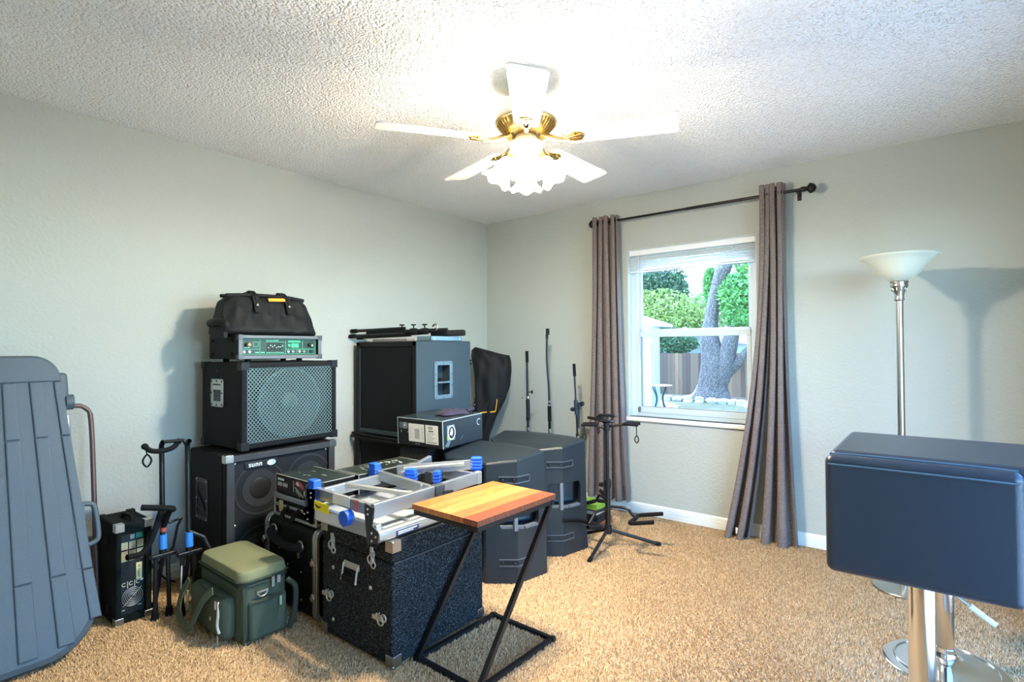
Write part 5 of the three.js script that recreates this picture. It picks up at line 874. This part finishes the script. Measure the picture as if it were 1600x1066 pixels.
// ================================================================ BIG MOULDED INSTRUMENT CASE
{
  const lean = 0.275, bx = 0.6;
  const c = thing('instrument_case', 'large blue-grey moulded instrument case with long ribs, leaning on wall', 'instrument case', [bx, 0, 3.435]);
  // local 2D: s = -z (towards back of room is +s), v up the leaning plane; front face at depth 0
  const half = (v) => { const t = clamp(v / 1.26); return 0.325 - 0.105 * Math.pow(t, 0.85); };
  const toWorld = (g) => xf(xf(g, { r: [0, Math.PI / 2, 0] }), { r: [0, 0, lean] }); // extrude +z -> +x ; 2D x -> -z
  const Hc = 1.285, outline = (inset) => { const o = [], rt = 0.1, rb2 = 0.2; // right side up from bottom
    const side = (s) => { const q = []; for (let i = 0; i <= 10; i++) { const a = -Math.PI / 2 + i / 10 * Math.PI / 2; q.push([s * (half(rb2) - rb2 + Math.cos(a) * (rb2)), rb2 + Math.sin(a) * rb2]); } for (let i = 1; i < 8; i++) { const v = rb2 + (Hc - rt - rb2) * i / 8; q.push([s * half(v), v]); } for (let i = 0; i <= 10; i++) { const a = i / 10 * Math.PI / 2; q.push([s * (half(Hc - rt) - rt + Math.cos(a) * rt), Hc - rt + Math.sin(a) * rt]); } return q; };
    const R = side(1), L = side(-1).reverse(); const all = [...R, ...L]; return all.map(([x, y]) => [x * (1 - inset / 0.3), inset + y * (1 - 2 * inset / Hc)]); };
  part('rear_shell', toWorld(xf(ex(outline(0), 0.085, 0.02), { p: [0, 0.02, -0.175] })), mCase, c);
  part('front_shell', toWorld(xf(ex(outline(0.006), 0.085, 0.03), { p: [0, 0.02, -0.088] })), mCase, c);
  // raised ribs (three runs each) and cap
  const ribsAt = [[-0.96, -0.83], [-0.65, -0.47], [-0.28, -0.09], [0.09, 0.28], [0.47, 0.65], [0.83, 0.96]], segs = [[0.14, 0.33], [0.3335, 0.905], [0.9085, 1.15]];
  for (const [a, b] of ribsAt) for (const [v0, v1] of segs) { const va = Math.abs(a + b) > 1.2 ? Math.max(v0, 0.2) : Math.max(v0, 0.045 + 0.0); const lo = v0 < 0.2 ? (Math.abs(a + b) > 1.2 ? 0.13 : Math.abs(a + b) > 0.5 ? 0.06 : 0.05) : v0; part('rib', toWorld(xf(ex([[a * half(lo), lo], [b * half(lo), lo], [b * half(v1), v1], [a * half(v1), v1]], 0.014, 0.005), { p: [0, 0.02, -0.0095] })), mCase, c); }
  { const v0 = 1.152, o = outline(0.022).filter(([, y]) => y > v0 + 0.005); const R2 = o; part('cap_panel', toWorld(xf(ex([[-0.93 * half(v0), v0], [0.93 * half(v0), v0], ...R2], 0.014, 0.005), { p: [0, 0.02, -0.0095] })), mCase, c); }
  const hv = 0.6, hs = half(hv);
  part('side_handle', toWorld(xf(M(tube([[hs - 0.02, hv + 0.085, 0], [hs + 0.03, hv + 0.08, 0], [hs + 0.045, hv + 0.055, 0], [hs + 0.05, hv - 0.055, 0], [hs + 0.035, hv - 0.085, 0], [hs - 0.015, hv - 0.095, 0]], 0.011, 40)), { p: [0, -0.06, -0.05] })), mCase, c);
  part('handle_recess', toWorld(xf(ex(roundRect(hs - 0.045, hv - 0.22, hs - 0.002, hv + 0.04, 0.006), 0.004, 0.001), { p: [0, -0.02, -0.006] })), mCase, c);
  part('hinge_knob', toWorld(xf(M(bb(half(1.1) - 0.01, 1.06, 0, half(1.1) + 0.045, 1.24, 0.05, 0.02), cy(0.035, 0.03, half(1.1) + 0.045, 1.1, 0.025, 'x')), { p: [-0.01, 0, -0.15] })), mCase, c);
  part('latch', toWorld(xf(M(bb(half(1.0) - 0.004, 0.97, 0, half(1.0) + 0.012, 1.03, 0.03, 0.003)), { p: [0, 0, -0.1] })), mSteel, c);
}
{ // metal frame leaning behind the case
  const c = thing('metal_hoop', 'thin brown metal hoop leaning on the wall behind the instrument case', 'metal hoop', [0.05, 0, 3.16]);
  part('loop', tube([[0.16, 0.0, -0.1], [0.11, 0.4, -0.1], [0.06, 0.9, -0.095], [0.055, 0.98, -0.075], [0.05, 1.0, -0.03], [0.05, 1.0, 0.15]], 0.011, 60), S(0x6d5650, 0.4, { metalness: 0.4 }), c);
  part('end_stub', ball(0.012, 0.05, 1.0, 0.15, 10), S(0x6d5650, 0.4), c);
}

// ================================================================ TRIPLE GUITAR STAND
{
  const X = 1.69, Z = 0.8;
  const c = thing('multi_guitar_stand', 'black three-way guitar stand with padded arms standing before the curtain', 'guitar stand', [X, 0, Z]);
  part('pole', [rod([0, 0.1, 0], [0, 0.42, 0], 0.0165), rod([0, 0.4, 0], [-0.003, 0.77, 0], 0.0115)], mBlackMetal, c);
  part('height_clamp', [cy(0.021, 0.05, 0, 0.405, 0), cy(0.014, 0.02, -0.035, 0.4, 0.02, 'x')], mBlackPlastic, c);
  for (const [fx, fz] of [[0.025, 0.277], [0.241, -0.227], [-0.27, -0.06]]) { const l = part('leg', rod([fx * 0.06, 0.115, fz * 0.06], [fx * 0.97, 0.016, fz * 0.97], 0.0105), mBlackMetal, c); part('rubber_foot', rod([fx * 0.93, 0.02, fz * 0.93], [fx * 1.02, 0.012, fz * 1.02], 0.0125), mRubber, l); }
  part('leg_hub', cy(0.024, 0.05, 0, 0.12, 0), mBlackPlastic, c);
  const cradle = (y, ang) => { const R = (p) => { const cA = Math.cos(ang), sA = Math.sin(ang); return [p[0] * cA + p[2] * sA, p[1], -p[0] * sA + p[2] * cA]; };
    const a = part('cradle_arm', tube([[0.01, y, 0], [0.12, y + 0.002, 0], [0.16, y - 0.03, 0], [0.19, y - 0.055, 0]].map(R), 0.009, 26), mBlackMetal, c);
    part('cradle_fork', [tube([[0.18, y - 0.05, -0.01], [0.17, y - 0.055, -0.075], [0.2, y - 0.05, -0.095], [0.32, y - 0.025, -0.095]].map(R), 0.0125, 24), tube([[0.18, y - 0.05, 0.01], [0.17, y - 0.055, 0.075], [0.2, y - 0.05, 0.095], [0.32, y - 0.025, 0.095]].map(R), 0.0125, 24)], mRubber, a); };
  cradle(0.265, 0.12); cradle(0.25, -1.72); cradle(0.3, 2.5);
  const yoke = (y, ang, len) => { const R = (p) => { const cA = Math.cos(ang), sA = Math.sin(ang); return [p[0] * cA + p[2] * sA, p[1], -p[0] * sA + p[2] * cA]; };
    const a = part('neck_arm', rod(R([0, y - 0.02, 0]), R([len, y, 0]), 0.008), mBlackMetal, c);
    part('neck_yoke', [tube([[len + 0.09, y + 0.004, -0.035], [len + 0.02, y + 0.006, -0.035], [len - 0.005, y, 0], [len + 0.02, y + 0.006, 0.035], [len + 0.09, y + 0.004, 0.035]].map(R), 0.0095, 24)], mRubber, a);
    part('lock_strap', [rod(R([len + 0.08, y, 0.035]), R([len + 0.082, y - 0.06, 0.036]), 0.0028), tube([[len + 0.082, y - 0.06, 0.036], [len + 0.07, y - 0.085, 0.036], [len + 0.082, y - 0.105, 0.036], [len + 0.094, y - 0.085, 0.036]].map(R), 0.0035, 20, true)], mRubber, a); };
  yoke(0.785, 0.25, 0.11); yoke(0.77, 3.5, 0.07); yoke(0.8, 2.6, 0.09);
  part('top_hub', [cy(0.02, 0.05, -0.003, 0.765, 0), bc(0.09, 0.012, 0.05, -0.005, 0.8, 0, 0.005), bc(0.12, 0.014, 0.045, -0.005, 0.835, -0.02, 0.006), rod([-0.003, 0.78, 0], [-0.004, 0.83, -0.015], 0.008)], mBlackPlastic, c);
}
// small stack behind the guitar stand
{
  const items = [['storage_tray', 'orange-brown wooden tray on the carpet behind the rear speaker', 'tray', 0, 0.05, 0x9a5a2c, 0.1, 0.12], ['folder', 'black folder in the small stack behind the speaker', 'folder', 0.052, 0.05, 0x16181a, 0.095, 0.11], ['notebook', 'dark red notebook on top of the black folder', 'notebook', 0.104, 0.03, 0x4a2426, 0.09, 0.1], ['note_block', 'lime green note block topping the small stack', 'note block', 0.136, 0.034, 0x8fb43c, 0.08, 0.09]];
  for (const [n, l, cat, y, h, col, w, d] of items) { const c = thing(n, l, cat, [1.385, y, 0.46], 0.05); part('cover', [bb(-w, 0, -d, w, h * 0.12, d, 0.001), bb(-w, h * 0.88, -d, w, h, d, 0.001), bb(-w, 0, -d, -w + 0.006, h, d, 0.001)], S(col, 0.6), c); part('page_block', bb(-w + 0.004, h * 0.12, -d + 0.004, w - 0.005, h * 0.88, d - 0.004), S(n === 'notebook' ? 0xb5b0a2 : col, 0.8), c); }
}

// ================================================================ BAR STOOLS
function stool(pos, turn, label, seatY, low) {
  const c = thing('bar_stool', label, 'bar stool', pos, turn, undefined);
  part('base', lathe([[0, 0.05], [0.03, 0.05], [0.05, 0.034], [0.1, 0.024], [0.15, 0.019], [0.19, 0.012], [0.203, 0.008], [0.205, 0.003], [0.2, 0], [0, 0]], 64), mChrome, c);
  part('base_ring', ring(0.165, 0.004, 0, 0.018, 0, 'y', 64), mChrome, c);
  part('column', [rod([0, 0.04, 0], [0, low ? 0.44 : 0.5, 0], 0.03, 0.03, 28), cy(0.036, 0.02, 0, 0.055, 0)], mChrome, c);
  part('gas_piston', rod([0, 0.42, 0], [0, seatY, 0], 0.018, 0.018, 20), mChrome, c);
  part('bearing_collar', [cy(0.0345, 0.014, 0, 0.075, 0, 'y', 0.032, 28)], mChrome, c);
  return c;
}
{ // near stool: upholstered block seat with back panel towards the camera (+z)
  const c = stool([3.302, 0, 1.975], 0, 'dark leather bar stool with wide padded back panel on a chrome post', 0.66, false);
  // thicker column reaching the seat
  part('outer_column', rod([0, 0.06, 0], [0, 0.655, 0], 0.0315, 0.0315, 28), mChrome, c);
  const soft = (x0, y0, z0, x1, y1, z1, r, b) => { const g = new RoundedBoxGeometry(x1 - x0, y1 - y0, z1 - z0, 8, r), p = g.attributes.position, W = (x1 - x0) / 2, H = (y1 - y0) / 2, D = (z1 - z0) / 2; for (let i = 0; i < p.count; i++) { const x = p.getX(i), y = p.getY(i), z = p.getZ(i); const fx = 1 - (x / W) ** 2, fy = 1 - (y / H) ** 2, fz = 1 - (z / D) ** 2; p.setXYZ(i, x, y + Math.sign(y) * b * fx * fz, z + Math.sign(z) * b * fx * fy); } g.computeVertexNormals(); return g.translate((x0 + x1) / 2, (y0 + y1) / 2, (z0 + z1) / 2); };
  const bp = part('back_panel', soft(-0.199, 0.657, 0.185, 0.199, 0.968, 0.228, 0.02, 0.005), mLeather, c);
  part('stitched_seam', [tube([[-0.19, 0.967, 0.19], [-0.1, 0.969, 0.19], [0.1, 0.969, 0.19], [0.19, 0.967, 0.19]], 0.003, 20)], S(0x46606e, 0.4), bp);
  part('stitched_seam', [tube([[-0.19, 0.945, 0.229], [-0.1, 0.946, 0.2325], [0.1, 0.946, 0.2325], [0.19, 0.945, 0.229]], 0.0022, 20)], S(0x46606e, 0.4), bp);
  part('seat_cushion', soft(-0.196, 0.7, -0.255, 0.29, 0.975, 0.183, 0.02, 0.005), mLeather, c);
  part('lift_lever', rod([0.02, 0.62, 0.0], [0.107, 0.562, 0.0], 0.004), mChrome, c);
  part('lever_grip', rod([0.104, 0.564, 0.0], [0.156, 0.528, 0.0], 0.0075), S(0xd5dcdf, 0.35), c);
  part('seat_plate', bb(-0.1, 0.652, -0.1, 0.1, 0.702, 0.15, 0.005), mBlackMetal, c);
}
{
  const c = stool([3.352, 0, 1.145], 0.5, 'low bar stool behind, mostly hidden, on a round chrome pedestal base', 0.55, true);
  part('seat_cushion', bb(-0.19, 0.55, -0.19, 0.19, 0.64, 0.19, 0.03, 4), mLeather, c);
  part('back_panel', bb(-0.19, 0.6, -0.2, 0.19, 0.78, -0.16, 0.018, 4), mLeather, c);
}

// ================================================================ OUTDOORS
const GY = -0.4;
const nGrass = blend(512, [[120, 0.5, 61], [30, 0.3, 62], [8, 0.2, 63]]);
struct('yard_ground', [bb(-30, GY - 0.2, -45, 30, GY, -WT - 0.01), bb(RX + WT + 0.01, GY - 0.2, -WT - 0.01, 30, GY, 30)], S(0xffffff, 1, { map: dataTex(512, 3, (i) => mixc(hex(0x353a22), hex(0x6a6a45), nGrass[i]), true) }));
single('patio_slab', ex([[-6, 3], [-0.4, 3], [-2.5, 11.2], [-4.1, 13.1], [-6, 13.1]], 0.03, 0.004).rotateX(-Math.PI / 2).translate(0, 0, 0), S(0xa8a08e, 0.9), 'pale concrete patio outside the window', 'patio', [0, GY, 0]);
single('patio_slab', bb(0, -0.1, -3.5, 7, 0.04, 3.5, 0.01), S(0xb9b5a8, 0.9), 'wide pale concrete terrace outside the sliding glass door', 'patio', [RX + WT + 0.02, GY, 2]);
{ // fence of vertical boards
  const f = thing('wooden_fence', 'weathered brown board privacy fence across the back yard', 'fence', [-3, GY, -15.3]);
  const r = rng(21), mats = [0x4e3a2a, 0x5a4532, 0x634c37, 0x463427, 0x765638].map((c) => S(c, 0.9, bump(txFine, 0.003)));
  const g = flat(ex([[-0.068, 0], [0.068, 0], [0.068, 1.46], [0.045, 1.49], [-0.045, 1.49], [-0.068, 1.46]], 0.02, 0)); boxUV(g);
  for (let k = 0; k < 112; k++) { const m = new THREE.Mesh(g, mats[Math.floor(r() * 5)]); m.name = 'board'; m.castShadow = m.receiveShadow = true; m.position.set(-5.6 + k * 0.143, (r() - 0.5) * 0.03, (r() - 0.5) * 0.012); f.add(m); }
  for (const y of [0.25, 0.8, 1.3]) part('rail', bb(-5.7, y, -0.05, 10.4, y + 0.09, -0.012), mats[1], f);
}
function leaves(n, seed, place, size) { // leaf cards with thickness-free crossed blades
  const r = rng(seed), pos = [], q = new THREE.Quaternion(), e = new THREE.Euler(), v = new THREE.Vector3();
  const shape = [[-0.5, 0, 0], [-0.15, 0.28, 0.06], [0.5, 0, 0], [-0.15, -0.28, 0.06]];
  for (let i = 0; i < n; i++) { const p = place(r), s = size * (0.6 + 0.8 * r()); q.setFromEuler(e.set((r() - 0.5) * 2.4, r() * 6.28, (r() - 0.5) * 1.8)); const w = shape.map((c) => v.set(...c).multiplyScalar(s).applyQuaternion(q).add(p).toArray()); pos.push(...w[0], ...w[1], ...w[2], ...w[0], ...w[2], ...w[3]); }
  const g = new THREE.BufferGeometry(); g.setAttribute('position', new THREE.Float32BufferAttribute(pos, 3)); g.computeVertexNormals(); return g;
}
const leafMat = (c) => new THREE.MeshPhysicalMaterial({ color: c, roughness: 0.75, transmission: 0.35, thickness: 0, side: THREE.DoubleSide });
const inBlob = (c, rad) => (r) => { const a = r() * 6.283, z = r() * 2 - 1, k = Math.cbrt(r()), s = Math.sqrt(1 - z * z); return V3(c[0] + rad[0] * k * s * Math.cos(a), c[1] + rad[1] * k * z, c[2] + rad[2] * k * s * Math.sin(a)); };
const inBlobs = (list) => (r) => { const [c, rad] = list[Math.floor(r() * list.length)]; return inBlob(c, rad)(r); };
const barkN = blend(256, [[40, 0.5, 71], [90, 0.5, 72]]);
const mBark = S(0xffffff, 0.95, { map: dataTex(256, [0.5, 1.1], (i) => mixc(hex(0x352f29), hex(0x746a5f), clamp((barkN[i] - 0.5) * 2.6 + 0.5)), true), ...bump(dataTex(256, [0.5, 1.1], (i) => [barkN[i], barkN[i], barkN[i]]), 0.04) });
function limb(pts, rads, seg = 18, seed = 1) { const cv = new THREE.CatmullRomCurve3(pts.map((p) => V3(...p))), n = 20, rows = [], r = rng(seed), ph = r() * 6; for (let i = 0; i <= n; i++) { const t = i / n, p = cv.getPoint(t), f = t * (rads.length - 1), k = Math.min(rads.length - 2, Math.floor(f)), rad = rads[k] + (rads[k + 1] - rads[k]) * (f - k), d = cv.getTangent(t), X = new THREE.Vector3(0, 0, 1).cross(d).normalize(), Z = new THREE.Vector3().crossVectors(d, X); const row = []; for (let j = 0; j < seg; j++) { const a = -j / seg * Math.PI * 2, q = rad * (1 + 0.07 * Math.sin(a * 3 + ph + t * 4) + 0.05 * Math.sin(a * 5 - t * 7)); row.push([p.x + (X.x * Math.cos(a) + Z.x * Math.sin(a)) * q, p.y + (X.y * Math.cos(a) + Z.y * Math.sin(a)) * q, p.z + (X.z * Math.cos(a) + Z.z * Math.sin(a)) * q]); } rows.push(row); } return closedLoft(rows.reverse()); }
{ // big oak
  const c = thing('oak_tree', 'thick grey-barked oak tree in front of the fence', 'tree', [-2.36, GY, -13.6]);
  part('trunk', limb([[0, -0.1, 0], [0.03, 0.4, 0], [0.08, 1.17, 0], [-0.06, 2.02, 0], [0.0, 2.6, 0], [0.15, 3.42, 0], [0.4, 4.2, 0], [0.9, 6.2, -0.1]], [0.62, 0.44, 0.38, 0.28, 0.2, 0.18, 0.24, 0.22], 22, 4), mBark, c);
  part('branch', limb([[0.3, 0.75, 0], [0.65, 1.05, 0], [1.0, 1.5, 0], [1.35, 1.9, -0.1], [1.7, 2.8, -0.3]], [0.2, 0.14, 0.12, 0.11, 0.08], 12, 6), mBark, c);
  part('branch', limb([[0.25, 0.6, 0.05], [0.45, 1.3, 0.05], [0.6, 2.02, 0.0], [0.75, 2.8, -0.3], [0.95, 4.2, -0.5]], [0.3, 0.28, 0.22, 0.16, 0.1], 12, 8), mBark, c);
  part('root', limb([[-0.3, 0.45, 0.1], [-0.5, 0.14, 0.2], [-0.85, 0.05, 0.3], [-1.3, -0.02, 0.35]], [0.14, 0.1, 0.07, 0.04], 10, 9), S(0x857a68, 0.95), c);
  const lv = part('foliage', leaves(26000, 31, inBlobs([[[0.95, 3.3, 0.0], [0.75, 0.75, 0.6]], [[1.6, 3.6, -0.2], [0.8, 1.0, 0.7]], [[1.0, 2.65, -0.1], [0.65, 0.4, 0.5]], [[1.75, 2.6, -0.3], [0.6, 0.6, 0.5]], [[-0.15, 3.7, -0.5], [0.25, 0.6, 0.3]], [[1.4, 4.5, -0.4], [0.9, 0.7, 0.6]], [[0.9, 6.9, 0], [2.6, 0.7, 2.0]], [[1.9, 1.7, -0.6], [0.5, 0.35, 0.4]]]), 0.15), leafMat(0x528a36), c); lv.userData.kind = 'stuff';
}
function yardTree(label, pos, blobs, n, size, color, seed, trunkH) { const c = thing('yard_tree', label, 'tree', pos); part('trunk', limb([[0, -0.1, 0], [0.1, trunkH * 0.4, 0], [0, trunkH, 0.1]], [0.25, 0.2, 0.12], 10, seed), mBark, c); const lv = part('foliage', leaves(n, seed, inBlobs(blobs), size), leafMat(color), c); lv.userData.kind = 'stuff'; }
yardTree('dark green leafy tree rising high beyond the fence', [-8.4, GY, -21.8], [[[0, 5.0, 0], [2.2, 1.5, 1.6]], [[1.0, 4.4, 0.3], [1.4, 1.0, 1.2]], [[-1.4, 4.3, 0.2], [1.8, 1.2, 1.3]]], 13000, 0.21, 0x2f5226, 33, 4);
yardTree('yellow-green leafy tree beyond the fence, left of the oak', [-7.2, GY, -20.6], [[[0, 3.3, 0], [1.9, 1.2, 1.3]], [[-1.0, 2.7, 0.3], [1.6, 1.0, 1.1]], [[1.3, 2.9, 0.2], [1.1, 0.8, 0.9]]], 16000, 0.18, 0x85953f, 35, 3);
yardTree('pale green tree far beyond the neighbouring roof', [-6.1, GY, -25.5], [[[0, 3.6, 0], [2.0, 1.2, 1.3]], [[1.6, 3.9, 0], [1.2, 1.0, 1.0]]], 9000, 0.2, 0x93a763, 37, 3);
yardTree('small bushy tree leaning over the fence by the patio', [-4.75, GY, -16.6], [[[0.1, 1.85, 0], [0.8, 0.4, 0.5]], [[-0.5, 2.2, 0], [0.7, 0.45, 0.5]]], 5000, 0.13, 0x3a602f, 39, 1.6);
yardTree('broad green tree beyond the fence, right of the oak', [2.6, GY, -18.5], [[[0, 3.4, 0], [2.2, 1.4, 1.5]], [[1.6, 3.0, 0.2], [1.5, 1.1, 1.2]], [[-1.5, 2.9, 0.2], [1.4, 1.0, 1.1]]], 12000, 0.2, 0x587f3a, 43, 3);
{ // neighbour house
  const c = thing('neighbour_house', 'low pale house with shallow roof beyond the fence', 'house', [-6.4, GY, -22.5]);
  part('wall', bb(-3.4, 0, -2, 2.2, 1.95, 0), S(0x7f8d96, 0.8), c);
  part('roof', xf(ex([[-3.9, 1.9], [2.7, 1.85], [2.6, 2.05], [0.4, 2.45], [-2.4, 2.5]], 2.6, 0.02), { p: [0, 0, -2.2] }), S(0xa3a19e, 0.9), c);
}
{ // own house wing at left
  const c = thing('garden_shed', 'white panelled outbuilding wall beside the patio', 'outbuilding', [-4.2, GY, -9.62]);
  part('wall', bb(-1.8, 0, -0.2, 1.72, 2.25, 0.16, 0.01), S(0x9db0b6, 0.7), c);
  for (const x of [1.12, 1.38, 1.64]) part('panel_batten', bb(x, 0.05, 0.16, x + 0.04, 2.2, 0.19, 0.005), S(0x7f959d, 0.7), c);
  part('roof', xf(ex([[-2.0, 2.25], [2.02, 2.22], [2.0, 2.28], [1.3, 2.52], [-2.0, 2.6]], 0.9, 0.01), { p: [0, 0, -0.4] }), S(0xa9a7a4, 0.85), c);
  part('wall_lamp', bb(1.3, 1.3, 0.16, 1.36, 1.42, 0.24, 0.01), mDark, c);
}
{ // stones edging the tree bed
  const r = rng(81), pts = [[-3.5, -12.85], [-3.15, -12.75], [-2.8, -12.68], [-2.45, -12.7], [-2.1, -12.75], [-1.78, -12.74], [-1.46, -12.66], [-1.16, -12.45], [-0.88, -12.15], [-0.62, -11.8]];
  const b = single('mulch_bed', ex(Array.from({ length: 28 }, (_, i) => [Math.cos(i / 28 * 6.283) * 1.5, Math.sin(i / 28 * 6.283) * 0.85]), 0.06, 0.01).rotateX(-Math.PI / 2), S(0xffffff, 1, { map: dataTex(256, 0.9, (i) => mixc(hex(0x4a3d2e), hex(0x8c7d62), clamp((barkN[i] - 0.4) * 2)), true) }), 'brown mulch bed round the oak', 'garden bed', [-2.05, GY, -13.75]);
  for (const [x, z] of pts) { const g = new THREE.IcosahedronGeometry(1, 2), p = g.attributes.position, ph = r() * 9; for (let i = 0; i < p.count; i++) { const a = p.getX(i), bq = p.getY(i), d = p.getZ(i), k = 1 + 0.12 * Math.sin(a * 4 + ph) + 0.1 * Math.sin(bq * 5 - ph) + 0.08 * Math.sin(d * 6 + ph * 2); p.setXYZ(i, Math.sign(a) * Math.pow(Math.abs(a), 0.7) * k * 0.145, Math.sign(bq) * Math.pow(Math.abs(bq), 0.7) * k * 0.1, Math.sign(d) * Math.pow(Math.abs(d), 0.7) * k * 0.11); } g.computeVertexNormals(); single('edging_stone', g, S([0x9d9584, 0x8e8676, 0xaaa292][Math.floor(r() * 3)], 0.9), 'pale rough stone edging the tree bed', 'stone', [x, GY + 0.07, z], r() * 0.6, 'stones edging the tree bed'); }
}
{ // patio table
  const c = thing('patio_table', 'small dark metal patio table by the outbuilding wall', 'patio table', [-2.12, GY, -8.95]);
  part('tabletop', lathe([[0, 0.76], [0.3, 0.76], [0.31, 0.745], [0.3, 0.73], [0, 0.735]], 32), S(0x8b6a58, 0.6), c);
  for (let k = 0; k < 4; k++) { const a = 0.5 + k * 1.571; part('leg', tube([[Math.cos(a) * 0.22, 0.73, Math.sin(a) * 0.22], [Math.cos(a) * 0.1, 0.4, Math.sin(a) * 0.1], [Math.cos(a) * 0.27, 0, Math.sin(a) * 0.27]], 0.016, 16), mBlackMetal, c); }
  const d = thing('patio_chair', 'curly dark metal patio chair beside the patio table', 'patio chair', [-2.5, GY, -8.2], 0.6);
  part('seat', ring(0.19, 0.02, 0, 0.44, 0), mBlackMetal, d); part('seat_slats', [-0.1, 0, 0.1].map((x) => bb(x - 0.02, 0.43, -0.18, x + 0.02, 0.45, 0.18)), mBlackMetal, d);
  part('backrest', [tube([[-0.18, 0.44, -0.15], [-0.2, 0.7, -0.2], [0, 0.88, -0.22], [0.2, 0.7, -0.2], [0.18, 0.44, -0.15]], 0.015, 24), ring(0.08, 0.012, 0, 0.66, -0.2, 'z')], mBlackMetal, d);
  for (const [x, z] of [[-0.16, 0.15], [0.16, 0.15], [-0.16, -0.15], [0.16, -0.15]]) part('leg', rod([x, 0.44, z], [x * 1.15, 0, z * 1.15], 0.014), mBlackMetal, d);
}

renderer.render(scene, camera);
